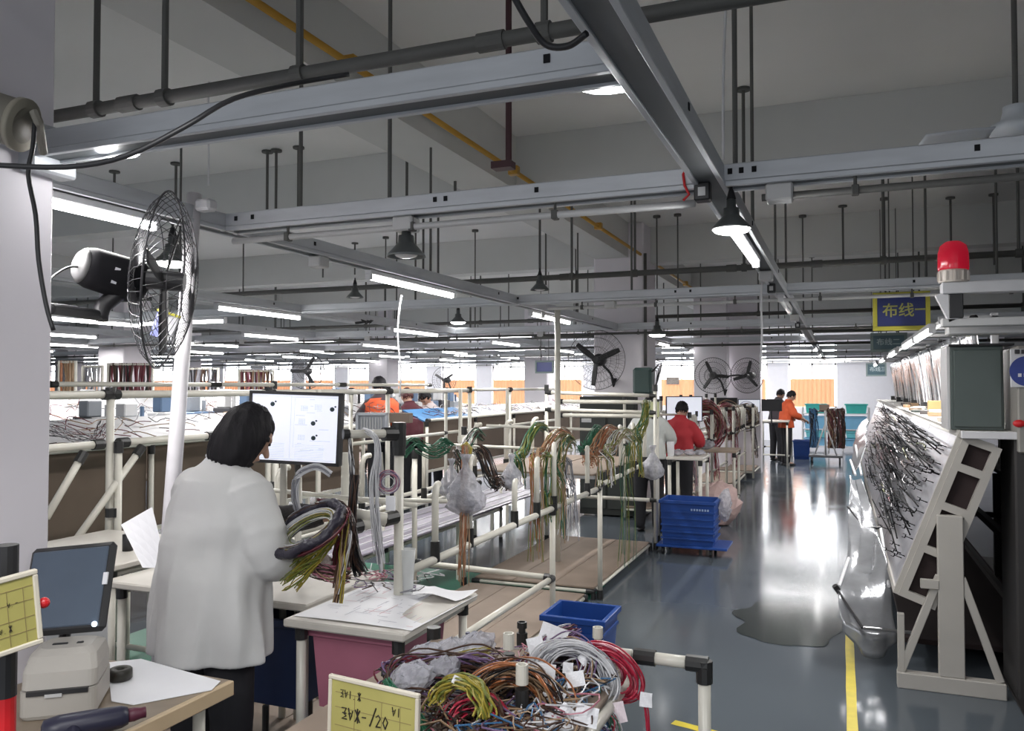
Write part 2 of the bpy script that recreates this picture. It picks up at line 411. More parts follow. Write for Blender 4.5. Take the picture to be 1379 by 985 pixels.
g = 'lit tube lights receding along the hall trunking'
for x, ys in ((-2.62, (12.5, 15.3)), (-4.85, (8.3, 11.2, 14.1, 17, 20)), (-7.1, (5.6, 8.4, 11.2, 14, 16.9, 19.8)), (-9.35, (7.0, 9.8, 12.6, 15.4, 18.3)), (-11.6, (9.0, 12.0, 15, 18)), (-13.9, (10, 13.2, 16.5)), (-.42, (15., 18.2))):
    for i, y in enumerate(ys): tube_fix(*ytube(x, y), ORDW[i]+' lit tube away from the camera on the '+{-2.62: 'column', -4.85: 'second', -7.1: 'third', -9.35: 'fourth', -11.6: 'fifth', -13.9: 'leftmost', -.42: 'aisle'}[x]+' trunking line, far part', group=g, light=(y < 15))
g2 = 'lit tube lights set across the hall'
for (px0, px1, y) in ((605, 718, 9.95), (650, 735, 13.4), (1230, 1290, 16.9)):
    tube_fix(V((PY(px0, 450, y).x, y, TL)), V((PY(px1, 450, y).x, y, TL)), ('long lit tube set across the hall, left of the leaning post, nearer one' if y < 10 else 'lit tube set across the hall, just behind the nearer crosswise one') if y < 15 else 'tube light across the hall at the right', group=g2 if y < 15 else None)
for (x, y) in ((-6.9, 6.55), (-7.9, 9.95), (-9.9, 9.95), (-8.9, 13.4), (-11.2, 13.4), (-13.3, 13.4), (-12, 16.9), (-9.4, 16.9), (-6.5, 16.9), (-15, 16.9), (-5.2, 20.3), (-8.2, 20.3), (-11, 20.3), (-14, 20.3), (-17, 20.3), (-.9, 23.8), (-4, 23.8), (-6.4, 23.8), (1.5, 20.31)):
    rowc = globals().setdefault('rowc', {}); rowc[y] = rowc.get(y, 0)+1
    tube_fix((x, y, TL), (x+1.15, y, TL), ORDW[rowc[y]-1]+' crosswise lit tube in the row '+{6.55: 'nearest the caged fan', 9.95: 'level with the big column', 13.4: 'just beyond the big column', 16.9: 'over the far benches', 20.3: 'near the far windows', 23.8: 'closest to the far windows', 20.31: 'right of the aisle'}[y], group='lit crosswise tube lights far down the hall', light=(y < 14))
# ---- sprinkler pipes with rods
def hpipe(y, z, x0, x1, r, rods, label, couple=()):
    t = thing('ceiling_pipe', label, 'pipe', ((x0+x1)/2, y, z))
    m = MB(); m.cyl((x0, y, z), (x1, y, z), r, 12); m.build('pipe', DARKP, t, smooth=True)
    for x in rods:
        m = MB(); m.cyl((x, y, z), (x, y, H-.001), .011, 8); m.cyl((x-.02, y, z), (x+.02, y, z), r*1.35, 12); m.build('hanger_rod', DARKP, t)
    for x in couple:
        m = MB(); m.cyl((x-.04, y, z), (x+.04, y, z), r*1.25, 12); m.build('coupling', DARKP, t)
    return t
hpipe(2.09, 2.62, -3.4, 1.2, .022, [PY(p, 100, 2.09).x for p in (130, 222, 403, 733)], 'dark ceiling pipe just behind the nearest crossing trunking', [PY(p, 60, 2.09).x for p in (175, 662)])
hpipe(6.76, 2.60, -9, 4, .024, [PY(p, 350, 6.76).x for p in (570, 590, 727, 770, 855, 1002, 1190, 1372)], 'dark ceiling pipe hung in front of the column top', [PY(p, 350, 6.76).x for p in (760, 985, 1100)])
hpipe(11.15, 2.60, -18, 4, .026, [-1, -3.5, -5, -7, -9.5, -12, .9, 2], 'dark ceiling pipe right behind the column', [-4.2, -8, -.5])
hpipe(15.5, 2.62, -18, 4, .03, [-1.2, -4, -6.5, -9, -12, .9], 'dark ceiling pipe fourth from the camera', [-3, -7])
hpipe(19.9, 2.62, -22, 4, .032, [-1.2, -4, -6.5, -9, -12], 'dark ceiling pipe nearest the far wall', [-3, -7])
# orange gas pipe with drops
t = thing('gas_pipe', 'yellow orange pipe running diagonally along the ceiling beam to the column', 'pipe', (-2.34, 8, 3.33))
m = MB(); m.cyl((-2.36, 0, 3.33), (-2.36, 24, 3.33), .019, 10); m.build('pipe', ORANGE, t, smooth=True)
m = MB(); m.cyl((-2.29, 10.2, 1.9), (-2.29, 10.2, 3.33), .02, 10); m.build('riser', DARKP, t, smooth=True)
for y in (3.6, 5.9, 8.3, 11, 13.5):
    MB().box((-2.40, y-.03, 3.30), (-2.32, y+.03, 3.37), b=.004).build('clamp', ORANGE, t)
# free rods hung from ceiling / beams
RODL = {685: (128, 224), 548: (196, 268), 613: (207, 262), 360: (232, 285), 372: (217, 283), 402: (222, 280), 237: (236, 268), 1001: (147, 218), 154: (248, 255), 1135: (300, 345), 1280: (282, 345), 1338: (278, 345), 735: (320, 372), 435: (338, 362), 478: (335, 358)}
RORD = sorted(k for k in RODL if k != 685)
for px, (ya, yb) in RODL.items():
    y_ = 5.9 if (ya < 290 and px not in (1280, 1338)) else 10.2
    if px == 685: y_ = 3.2
    a = PY(px, ya, y_); b = PY(px, yb+ (12 if px != 685 else 0), y_)
    z1 = H-.002
    m = MB(); m.cyl((a.x, y_, max(b.z, 2.4)), (a.x, y_, z1), .014 if px == 685 else .012, 8)
    m.cyl((a.x, y_, H-.02), (a.x, y_, z1), .05, 10)
    if px == 685: m.box((a.x-.07, y_-.03, b.z-.01), (a.x+.02, y_+.03, b.z+.02))
    o = m.build('hanging_rod', mat('maroon_rod', (.05, .015, .02), .5) if px == 685 else DARKP)
    tag(o, 'dark maroon rod with a small foot hanging beside the orange pipe' if px == 685 else ORDW[RORD.index(px)]+' free hanging thin dark ceiling rod counted from the left', 'rod', None if px == 685 else 'thin dark rods hanging from the ceiling')
# ---- bell lamps
def bell_mesh():
    pr = [(.012, .14), (.02, .135), (.02, .10), (.032, .10), (.034, .07), (.036, .068), (.078, .022), (.082, .012), (.079, .012), (.074, .02), (.03, .06)]
    return MB().lathe(pr, n=24).mesh('shade', mat('lamp_shade_enamel', (.12, .13, .13), .35, .5), True)
bell = thing('bell_lamp', 'dark bell lamp hanging under the junction box of the second crossing trunking', 'lamp', (0, 0, 0))
obj('shade', bell_mesh(), bell)
obj('cap', MB().lathe([(.004, .19), (.012, .17), (.02, .14)], n=16).mesh('cap', BLACK, True), bell)
bm_ = MB().ball((0, 0, .022), (.05, .05, .016), 14, 6).mesh('bulb', mat('unlit_reflector', (.75, .75, .75), .2), True)
obj('bulb', bm_, bell)
bme_lit = MB().ball((0, 0, .012), (.078, .078, .022), 14, 6).mesh('bulb', LITB, True)
bell.location = PY(547, 348, 2.97); bell.location.z = PY(547, 350, 2.97).z
m = MB(); m.cyl(wl(bell)+V((0, 0, .18)), wl(bell)+V((0, 0, 2.3-wl(bell).z)), .008, 6); m.build('stem', BLACK, bell)
BL = [(727, 393, 6.55, 0, 'dark bell lamp hanging under the third crossing trunking left of the column'), (478, 403, 6.55, 0, 'dark bell lamp seen beyond the second crossing trunking, dim and small'),
      (985, 313, 2.97, 1, 'glowing bell lamp under the main trunking beside its tube light'), (818, 112, 1.9, 1, 'glowing bell lamp peeking out where the nearest trunkings meet'),
      (145, 205, 1.85, 1, 'glowing lamp under the nearest trunking by the white column'), (617, 436, 9.9, 1, 'small lit bell lamp beyond the tube light left of centre'), (885, 453, 9.9, 1, 'small lit bell lamp right of the big wall fan'), (1087, 452, 13.4, 1, 'small lit lamp under the main trunking far down the aisle'), (232, 358, 3.4, 1, 'lit bell lamp behind the wire fan cage')]
for px, py, y, lit, lab in BL:
    c = bell.copy(); COL.objects.link(c); c['label'] = lab; p = PY(px, py, y); c.location = p; s_ = 1.3 if y > 9 else (1.15 if lit else 1)
    if px == 985: s_ = .85
    c.scale = (s_, s_, s_*(.3 if y < 2 else 1))
    for ch in bell.children:
        if ch.name.startswith('stem'): continue
        d = ch.copy(); COL.objects.link(d); d.parent = c
        if lit and ch.name.startswith('bulb'): d.data = bme_lit
    m = MB(); m.cyl(V((0, 0, .18)), V((0, 0, (TZ-p.z)/s_ if TZ > p.z+.2 else .2)), .006, 6); obj('stem', m.mesh('stem', BLACK), c)
    if lit and y < 4:
        a = bpy.data.lights.new('bulb_glow', 'POINT'); a.energy = 3; a.shadow_soft_size = .04; ao = bpy.data.objects.new('bulb_glow', a); COL.objects.link(ao); ao.parent = c; ao.location = (0, 0, -.02)
# ---- ceiling fan at the right
p = PD(1368, 180, 3.6)
t = thing('ceiling_fan', 'pale ceiling fan with one blade visible at the upper right', 'fan', p)
m = MB(); m.lathe([(.005, -.025), (.05, -.02), (.10, 0), (.11, .02), (.10, .04), (.06, .06), (.05, .10), (.0501, .12), (.02, .13)], c=p, n=28); m.build('motor', mat('fan_enamel', (.60, .64, .68), .3), t, smooth=True)
m = MB(); m.cyl((p.x, p.y, p.z+.12), (p.x, p.y, H-.001), .012, 10); m.build('down_rod', DARKP, t)
for k in range(3):
    a = rad(196+120*k); d = V((math.cos(a), math.sin(a), 0)); n = V((-d.y, d.x, 0))
    m = MB()
    def bl(u, v, d=d, n=n):
        return p + d*(.10+.30*u) + n*(.055*(v*2-1)*(.7+.5*math.sin(u*2.4))) + V((0, 0, .01+.025*(v-.5)-.03*u))
    m.grid(bl, 14, 5); o = m.build('blade', MATS['fan_enamel'], t, smooth=True); o.modifiers.new('s', 'SOLIDIFY').thickness = .004
# ---- cords and cables
def cord(name, pts, r, m_, label, cat='cable', n=24, group=None):
    mb = MB(); mb.tube(sm(pts, n), r, 8); o = mb.build(name, m_, None, smooth=True); return tag(o, label, cat, group)
cord('power_cable', [PD(-15, 222, 1.62), PD(90, 225, 1.60), PD(170, 210, 1.57), PD(250, 170, 1.59), PD(315, 133, 1.66), PD(400, 112, 1.76), PD(470, 100, 1.8)], .0055, BLACK, 'thick black cable sagging across the nearest trunking')
cord('power_cable', [PD(47, 165, 2.2), PD(44, 200, 2.2), PD(38, 235, 2.2), PD(48, 290, 2.2), PD(52, 350, 2.2), PD(62, 410, 2.2), PD(72, 445, 2.2)], .006, BLACK, 'thin black cable hanging down the white column')
cord('power_cable', [PD(690, -8, 1.6), PD(712, 30, 1.62), PD(735, 60, 1.64), PD(765, 62, 1.62), PD(790, 45, 1.58)], .007, BLACK, 'looped black cable at the joint of the nearest trunking and main trunking')
cord('pull_cord', [V((PY(285, 0, 4.4).x, 4.4, H)), PY(281, 120, 4.4), PY(281, 250, 4.4)], .006, WHITE, 'thin white cord hanging in front of the ceiling at upper left')
cord('pull_cord', [PY(978, -10, 3.6), PY(974, 100, 3.6), PY(974, 215, 3.6)], .006, WHITE, 'thin white pull cord beside the main trunking')
cord('pull_cord', [PY(541, 398, 4.6), PY(537, 425, 4.6), PY(536, 460, 4.6), PY(540, 500, 4.6), PY(538, 535, 4.6)], .006, WHITE, 'white cord hanging below the tube light left of centre')
cord('pull_cord', [PY(1028, 370, 6.3), PY(1025, 400, 6.3), PY(1026, 450, 6.3), PY(1024, 500, 6.3)], .007, WHITE, 'white cord hanging under the main trunking right of the column')
def scrib(c, s, n, r, sd, flat=1.):
    Q = random.Random(sd); return sm([V(c)+V((Q.uniform(-s, s), Q.uniform(-s, s)*.5, Q.uniform(-s, s)*flat)) for _ in range(n)], n*6)
m = MB(); m.tube(scrib(PY(490, 434, 6.6), .09, 14, .004, 4, .25), .006, 5); tag(m.build('cable_coil', BLACK, None, smooth=True), 'tangle of black cable lying on the distant trunking', 'cable')
m = MB(); m.tube([PD(925, 225, 2.93), PD(920, 235, 2.92), PD(922, 250, 2.9), PD(928, 262, 2.9), PD(920, 270, 2.9)], .005, 6); tag(m.build('cable_loop', RED, None, smooth=True), 'small red and black cable loop at the trunking joint', 'cable')

# the last lamp rows before the windows, their light as area lamps
for (y, tx) in ((16.3, 0), (19.9, 0), (23.1, 40)):
    for x in (-14, -7, -1.5): area('added_area_glow', (x, y, 2.27), 5.0, .12, 60, (rad(tx), 0, 0), (1, .98, .97))
# ================================================================ WIRES, FRAMES
WC = {}
def wmat(name, col): 
    if name not in WC: WC[name] = mat(name+'_wire_insulation', col, .4, var=.10, scale=25)
    return WC[name]
wmat('brown', (.06, .03, .02)); wmat('black', (.015, .014, .016)); wmat('green', (.02, .11, .06)); wmat('lime', (.16, .18, .035)); wmat('yellow', (.32, .26, .04))
wmat('orange', (.36, .13, .05)); wmat('red', (.40, .02, .05)); wmat('maroon', (.13, .018, .03)); wmat('white', (.55, .55, .57)); wmat('grey', (.22, .22, .25)); wmat('tan', (.30, .20, .12)); wmat('pink', (.45, .17, .22)); wmat('blue', (.05, .15, .30)); wmat('violet', (.16, .10, .2))
def bundle(name, path, n, spread, cols, label, r=.0022, cat='wire bundle', group=None, seg=28, seed=1, flare=None, parent=None, sides=4):
    Q = random.Random(seed); P = sm(path, seg); mb = MB(); L_ = len(P)
    cols = cols if isinstance(cols, (list, tuple)) else [cols]
    for i in range(n):
        a = Q.uniform(0, 6.28); rr = spread*math.sqrt(Q.random()); ph = Q.uniform(0, 6.28); fq = Q.uniform(1, 3)
        mb.cm = Q.randrange(len(cols)); pts = []; cut = L_-(Q.randrange(max(1, L_//6)) if flare else 0)
        for k in range(cut):
            t = k/(L_-1); f_ = 1 + (flare*t*t if flare else 0)
            a2 = a+.6*math.sin(ph+fq*t*3)
            tg = (P[min(k+1, L_-1)]-P[max(k-1, 0)]).normalized(); u = tg.cross(V((.3, .2, 1))); 
            if u.length < .05: u = tg.cross(V((1, 0, 0)))
            u.normalize(); v = tg.cross(u)
            pts.append(P[k]+(u*math.cos(a2)+v*math.sin(a2))*rr*f_ + V((Q.uniform(-1, 1), Q.uniform(-1, 1), Q.uniform(-1, 1)))*spread*.06)
        if len(pts) > 2: mb.tube(pts, r, sides, caps=False)
    o = mb.build(name, [wmat(c, (0, 0, 0)) for c in cols], parent)
    if parent is None: tag(o, label, cat, group)
    return o
def coil(name, c, r, n, spread, cols, label, tilt=(0, 0, 0), wr=.0025, seed=1, turns=1, group=None, arc=(0, 6.283), squash=1.):
    E = Euler(tilt).to_matrix(); Q = random.Random(seed); mb = MB()
    cols = cols if isinstance(cols, (list, tuple)) else [cols]
    for i in range(n):
        mb.cm = Q.randrange(len(cols)); rr = r+Q.gauss(0, spread); dz = Q.gauss(0, spread); ox = Q.gauss(0, spread*.6); oy = Q.gauss(0, spread*.6); w1 = Q.uniform(0, 6); full = arc[1]-arc[0] > 6.2
        K = 36; pts = [V(c)+E @ V((ox+rr*math.cos(arc[0]+(arc[1]-arc[0])*k/K), (oy+rr*math.sin(arc[0]+(arc[1]-arc[0])*k/K))*squash, dz+spread*.8*math.sin(w1+4*6.283*k/K))) for k in range(K if full else K+1)]
        mb.tube(pts, wr, 4, caps=False, closed=full)
    return tag(mb.build(name, [wmat(k, (0, 0, 0)) for k in cols]), label, 'wire coil', group)
PR = .019
def pipe(root, a, b, r=PR, jt=(0, 1), m_=None):
    a = V(a); b = V(b); d = (b-a).normalized()
    po = MB().cyl(a, b, r, 10).build('pipe', m_ or PIPE, root, smooth=True)
    for k in jt:
        p, q = (a, a+d*.055) if k == 0 else (b-d*.055, b)
        MB().cyl(p-d*.012 if k == 0 else p, q if k == 0 else q+d*.012, r*1.32, 10).build('joint', JOINT, po)
def hook(root, p, h, dirv=(0, 1, 0), r=.017, reach=.07, base=.075):
    p = V(p); d = V(dirv)*reach
    pts = [p, p+V((0, 0, h*.6)), p+V((0, 0, h-.05)), p+V((0, 0, h-.012))+d*.25, p+V((0, 0, h))+d*.6, p+V((0, 0, h))+d]
    m = MB(); m.tube(pts, r, 10); ho = m.build('hook_post', PIPE, root, smooth=True)
    m = MB(); m.cyl(p-V((0, 0, .02)), p+V((0, 0, base)), r*1.35, 10); m.build('joint', JOINT, ho)
def frame(label, loc, group=None, name='pipe_rack', cat='pipe rack'): return thing(name, label, cat, loc, group)
# ---- rack A (nearest rack beside the aisle)
RX = -1.74
A = frame('long ivory pipe rack beside the aisle with upright hook posts, nearest the camera', (RX, 4, 0))
pipe(A, (RX, 5.02, .02), (RX, 5.02, .87)); pipe(A, (RX, 3.18, .42), (RX, 5.0, .41)); pipe(A, (RX, 3.05, .85), (RX, 6.1, .86), jt=(1,))
pipe(A, (RX, 5.02, .41), (-2.75, 5.02, .43)); pipe(A, (-2.75, 5.02, .02), (-2.75, 5.02, 1.2)); pipe(A, (RX, 3.1, .02), (RX, 3.1, .88))
pipe(A, (-2.75, 3.1, .85), (-2.75, 6.1, .86)); pipe(A, (-2.75, 3.1, .02), (-2.75, 3.1, 1.2))
for px, top, yb in ((586, 655, 750), (632, 618, 735), (693, 650, 712), (723, 620, 697), (746, 600, 688), (791, 604, 665)):
    b = PX(px, yb, RX); b.z = .85; z1 = PX(px, top, RX).z
    hook(A, (RX, b.y, .86), z1-.86, (-.3, 1, 0))
for y in (3.5, 4.3, 5.1, 5.8): hook(A, (-2.72, y, .86), .36, (.2, 1, 0), r=.016)
pipe(A, (-2.75, 4.0, 1.0), (RX-.1, 4.05, 1.02), r=.012, jt=(0,)); pipe(A, (-2.75, 5.4, 1.22), (RX, 5.45, 1.2), r=.011, jt=())
# lower boards (platforms)
def platform(x0, x1, y0, y1, label, m_=WOODB):
    t = thing('floor_platform', label, 'platform', ((x0+x1)/2, (y0+y1)/2, 0))
    n = 3; dx = (x1-x0)/n
    for i in range(n): MB().box((x0+dx*i+.002, y0+.02, .075), (x0+dx*(i+1)-.002, y1-.02, .09), b=.002).build('panel', m_, t)
    for a, b in (((x0, y0, .06), (x1, y0, .06)), ((x0, y1, .06), (x1, y1, .06)), ((x1, y0, .06), (x1, y1, .06)), ((x0, y0, .06), (x0, y1, .06))):
        pipe(t, a, b, r=.014)
    for x in (x0, x1):
        for y in (y0, y1): MB().cyl((x, y, 0), (x, y, .05), .02, 8).build('foot', JOINT, t)
    return t
platform(-2.75, -1.80, 3.02, 5.95, 'brown fibreboard low platform inside the nearest pipe rack')
platform(-2.8, -1.79, 6.12, 8.15, 'brown fibreboard low platform inside the second pipe rack, edge on the aisle')
# ---- rack B (second)
B = frame('second ivory pipe rack along the aisle, over the far brown platform', (RX, 7, 0))
pipe(B, (RX, 6.14, .02), (RX, 6.14, .98)); pipe(B, (RX, 8.18, .02), (RX, 8.18, 1.65)); pipe(B, (RX, 6.14, .88), (RX, 8.16, .92)); pipe(B, (RX, 8.9, .02), (RX, 8.9, 1.0))
pipe(B, (RX, 8.18, .5), (-2.9, 8.18, .5)); pipe(B, (-2.9, 6.14, .9), (-2.9, 8.16, .9)); pipe(B, (-2.9, 6.14, .02), (-2.9, 6.14, 1.3)); pipe(B, (-2.9, 8.18, .02), (-2.9, 8.18, 1.65))
pipe(B, (-2.9, 8.18, 1.58), (RX, 8.18, 1.55)); pipe(B, (-2.9, 8.18, 1.40), (RX, 8.18, 1.38))
for y in (6.4, 6.8, 7.25, 7.7): hook(B, (RX, y, .9), .40, (-.4, 1, 0), r=.019)
for y in (6.3, 7.0, 7.7): hook(B, (-2.88, y, .9), .42, (.4, 1, 0), r=.019)
pipe(B, (-2.9, 6.6, 1.3), (RX, 6.6, 1.28), r=.012, jt=())
# table-like upper shelf holding bundles
sh = thing('cardboard_shelf', 'brown cardboard shelf under the green and orange harnesses', 'shelf', (-2.35, 7.2, .95))
for i in range(2): MB().box((-2.86+.52*i, 6.3, .93), (-2.36+.52*i, 8.0, .945), b=.003).build('panel', WOODB, sh)
MB().box((-2.86, 6.3, .905), (-1.83, 6.33, .93)).build('rail', STEEL, sh); MB().box((-2.86, 7.97, .905), (-1.83, 8.0, .93)).build('rail', STEEL, sh)
# ---- harness bundles over racks A and B
def drape(a, b, c, n, sp, cols, label, seed, r=.003, tail=.35, group=None):
    a = V(a); b = V(b); c = V(c)
    return bundle('wire_bundle', [a, lerp(a, b, .5)+V((0, 0, .05)), b, lerp(b, c, .5)+V((0, 0, -.03)), c, c-V((0, 0, tail*.5)), c-V((0, 0, tail))], n, sp, cols, label, r=r, seed=seed, flare=.8, group=group)
drape(PD(540, 612, 4.4), PD(570, 604, 4.5), PD(600, 600, 4.6), 16, .035, ['green'], 'dark green wires lying over the thin rail behind the work post', 2, tail=.0001)
drape(PD(650, 590, 5.2), PD(630, 597, 4.9), PD(618, 612, 4.5), 18, .03, ['brown', 'green', 'black'], 'dark wires running back from the yellow tied hook', 3, tail=.3)
drape(PD(640, 605, 5.0), PD(660, 640, 4.9), PD(672, 650, 4.9), 26, .05, ['brown', 'black'], 'thick dark brown harness sagging behind the hanging bags', 4, tail=.05)
drape(PD(735, 578, 5.8), PD(712, 590, 5.5), PD(700, 612, 5.3), 26, .03, ['lime', 'green'], 'bright green harness bunch arching over the rack', 5, tail=.2)
drape(PD(770, 590, 6.0), PD(742, 592, 5.6), PD(722, 618, 5.2), 24, .035, ['tan', 'orange', 'lime'], 'tan and orange harness arching onto a hook and hanging', 6, tail=.65)
drape(PD(770, 600, 6.0), PD(757, 605, 5.6), PD(750, 640, 5.4), 26, .04, ['lime', 'green', 'tan'], 'green and tan wires hanging down by the joint', 7, tail=.45)
drape(PD(812, 580, 6.6), PD(795, 590, 6.4), PD(785, 600, 6.3), 20, .035, ['green'], 'deep green wire bunch on the second rack', 8, tail=.06)
drape(PD(830, 584, 6.8), PD(808, 592, 6.4), PD(795, 612, 6.2), 26, .045, ['tan', 'orange'], 'orange tan wire bunch on the second rack', 9, tail=.1)
drape(PD(850, 590, 6.9), PD(830, 592, 6.4), PD(815, 612, 6.2), 22, .05, ['lime', 'tan', 'white'], 'pale green and white wires fanned on the cardboard shelf', 10, tail=.25)
drape(PD(870, 545, 7.6), PD(866, 565, 7.4), PD(856, 590, 7.2), 36, .05, ['lime', 'yellow', 'green'], 'yellow green bundle hanging from the high bar by the seated worker', 11, tail=.35)
drape(PD(760, 625, 5.7), PD(762, 640, 5.7), PD(764, 660, 5.7), 24, .05, ['black', 'grey', 'white'], 'black and grey wires hanging between the hook posts', 12, tail=.35)
drape(PD(846, 600, 6.6), PD(842, 640, 6.6), PD(845, 680, 6.6), 14, .05, ['lime', 'green'], 'thin green wires trailing down to the far platform', 13, tail=.5, r=.002)
drape(PD(738, 612, 5.3), PD(736, 640, 5.3), PD(735, 665, 5.3), 14, .03, ['green', 'lime'], 'green strands hanging beside the middle post', 14, tail=.2)
bundle('wire_bundle', [PD(628, 600, 4.1), PD(627, 640, 4.05), PD(626, 700, 4.0), PD(625, 790, 3.9)], 16, .022, ['orange', 'tan'], 'thin orange wires hanging straight down below the hook bag', seed=15, flare=.6)
# tie
tag(MB().tube([PD(622, 603, 4.2), PD(628, 598, 4.2), PD(633, 604, 4.2), PD(628, 625, 4.2)], .014, 8).build('yellow_tie', wmat('yellow', 0), None, smooth=True), 'yellow tie knotted on the hook above the large plastic bag', 'tie')
# ---- hanging plastic bags
PLB = mat('clear_plastic_bag', (.50, .50, .55), .2, var=.3, scale=26, alpha=.58, bump=1.2)
def bag(c, s, label, seed, dark=True):
    c = V(c); t = thing('plastic_bag', label, 'bag', c)
    Q = random.Random(seed); m = MB(); rings = []
    for i in range(15):
        u = i/14; rr = s*(.16 if u < .2 else .16+.84*math.sin(min(1, (u-.2)/.62)*math.pi/2))*(1 if u < .88 else 1-(u-.88)*6)
        if u < .12: rr = s*(.34-1.4*u)
        rings.append([c+V((rr*(1+.45*noise.noise(V((k*.9, u*5, seed))))*math.cos(2*math.pi*k/20), rr*.8*(1+.45*noise.noise(V((k*.9+9, u*4, seed))))*math.sin(2*math.pi*k/20), -u*s*3.2)) for k in range(20)])
    m.loft(rings); m.build('bag_film', PLB, t, smooth=True)
    if dark:
        m = MB()
        for k in range(16): m.ball(c+V((Q.uniform(-.5, .5)*s, Q.uniform(-.35, .35)*s, -s*(2.0+Q.random()*.95))), s*.2, 8, 5)
        m.build('contents', mat('small_dark_connectors', (.05, .05, .09), .5), t)
    return t
bag(PD(627, 612, 4.05), .095, 'large clear plastic bag of connectors hanging from the yellow tied hook', 1)
bag(PD(608, 618, 4.3), .065, 'smaller clear bag hanging behind and left of the largest bag', 2)
bag(PD(689, 612, 4.9), .068, 'clear knotted bag hanging from the third hook post', 3)
bag(PD(879, 600, 7.6), .10, 'pale plastic bag of parts hanging beside the white shirted worker', 4, False)
def lump(c, s, label, m_, seed, name='plastic_bag', cat='bag', sq=(1, 1, .6), group=None):
    m = MB(); rings = []
    for i in range(11):
        ph = math.pi*min(max(i/10, .02), .98)
        rings.append([V(c)+V((s*sq[0]*math.sin(ph)*math.cos(k*.3927), s*sq[1]*math.sin(ph)*math.sin(k*.3927), -s*sq[2]*math.cos(ph)))*1.0 + V((1, 1, 1))*s*.28*noise.noise(V((k*1.3, i*.9, seed))) for k in range(16)])
    m.loft(rings); return tag(m.build(name, m_, None), label, cat, group)
# ================================================================ WORK STATION IN FRONT OF THE WORKER
S = frame('ivory pipe work station with thick right post in front of the standing worker', (-1.95, 2.9, 0))
px_ = PD(537, 700, 3.35)
pipe(S, (px_.x, px_.y, .02), (px_.x, px_.y, 1.42), r=.0205); PXX, PYY = px_.x, px_.y
a = PD(468, 582, 3.05); b = PD(545, 590, 3.35)
MB().cyl(PD(470, 585, 3.2), PD(520, 584, 3.3), .017, 12).build('pipe', PIPE, S)
MB().cyl(PD(462, 585, 3.19), PD(470, 585, 3.2), .021, 12).build('end_cap', JOINT, S)
MB().cyl(PD(516, 585, 3.3), PD(533, 585, 3.34), .028, 10).build('joint', JOINT, S); MB().cyl((PXX, PYY, 1.40), (PXX, PYY, 1.50), .03, 10).build('joint', JOINT, S)
pipe(S, PD(455, 690, 3.2), PD(520, 700, 3.25), r=.026, jt=()); pipe(S, PD(470, 712, 3.15), PD(530, 697, 3.33), r=.022)
pipe(S, (-2.9, 3.3, .02), (-2.9, 3.3, 1.45)); pipe(S, (-2.9, 3.45, 1.12), (PXX, PYY+.15, 1.14), r=.011, jt=())
for px in (382, 402): pipe(S, PD(px, 625, 3.75), V((PD(px, 625, 3.75).x, PD(px, 625, 3.75).y, .02)), r=.016, jt=(1,))
pipe(S, PD(465, 610, 4.0), V((PD(465, 610, 4.0).x, PD(465, 610, 4.0).y, .02)), r=.02, jt=(1,))
pipe(S, (PXX, PYY, .43), (RX, 5.0, .42), r=.001, jt=())
pipe(S, (RX+.02, 3.1, .44), (PXX, PYY, .44), jt=(0, 1))
# tables
def table(name, x0, x1, y0, y1, z, th, m_, label, legs, edge=None, cat='table'):
    t = thing(name, label, cat, ((x0+x1)/2, (y0+y1)/2, 0))
    MB().box((x0, y0, z-th), (x1, y1, z), b=.006).build('tabletop', m_, t)
    if edge: 
        m = MB(); m.box((x0+.01, y0-.003, z-th*.75), (x1+.003, y0+.01, z-th*.2)); m.box((x1-.01, y0, z-th*.75), (x1+.003, y1, z-th*.2)); m.build('edge_band', edge, t)
    for (x, y) in legs: pipe(t, (x, y, .0), (x, y, z-th), r=.018, jt=(1,))
    for (p, q) in zip(legs[:-1], legs[1:]): pipe(t, (*p, .22), (*q, .22), r=.016); 
    for (p, q) in zip(legs[:-1], legs[1:]): pipe(t, (*p, z-th-.022), (*q, z-th-.022), r=.016, jt=())
    return t
table('work_table', -3.0, -1.93, 2.66, 3.25, .80, .03, TOPW, 'cream work table carrying the taped harness in front of the worker', [(-1.97, 2.7), (-1.97, 3.2), (-2.95, 3.2), (-2.95, 2.72)])
T2 = table('drawing_table', -1.92, -1.41, 2.50, 3.12, .79, .03, TOPW, 'small cream side table covered with a large drawing sheet', [(-1.46, 2.55), (-1.46, 3.08), (-1.88, 3.08), (-1.88, 2.56)])
m = MB(); 
def shf(u, v): return V((-1.905+.50*u, 2.545+.57*v, .7915+.010*math.sin(u*5)*v+.012*max(0, .3-v)*math.sin(u*3.1)))
m.grid(shf, 20, 20); o = m.build('drawing_sheet', PAPER); tag(o, 'large white drawing sheet covering the side table', 'paper')
def ink(parent, f, n, seed, m_, w_=.002, L_=.05):
    Q = random.Random(seed); mb = MB()
    for i in range(n):
        u = Q.random()*.9+.05; v = Q.random()*.9+.05; du = Q.choice((1, 0))*L_*Q.random()*2; dv = (0 if du else L_*Q.random()*2)
        a = f(u, v)+V((0, 0, .0012)); b = f(min(.97, u+du), min(.97, v+dv))+V((0, 0, .0012)); 
        if (b-a).length < .003: continue
        d = (b-a).normalized(); nn = d.cross(V((0, 0, 1)))*w_
        mb.add([a-nn, a+nn, b+nn, b-nn], [(0, 1, 2, 3)])
    return mb.build('printed_lines', m_, parent)
INK = mat('grey_print', (.35, .35, .42), .7); INKR = mat('red_print', (.55, .25, .28), .7)
ink(o, shf, 70, 4, INK, .0012, .12); ink(o, shf, 22, 6, INKR, .0012, .15)
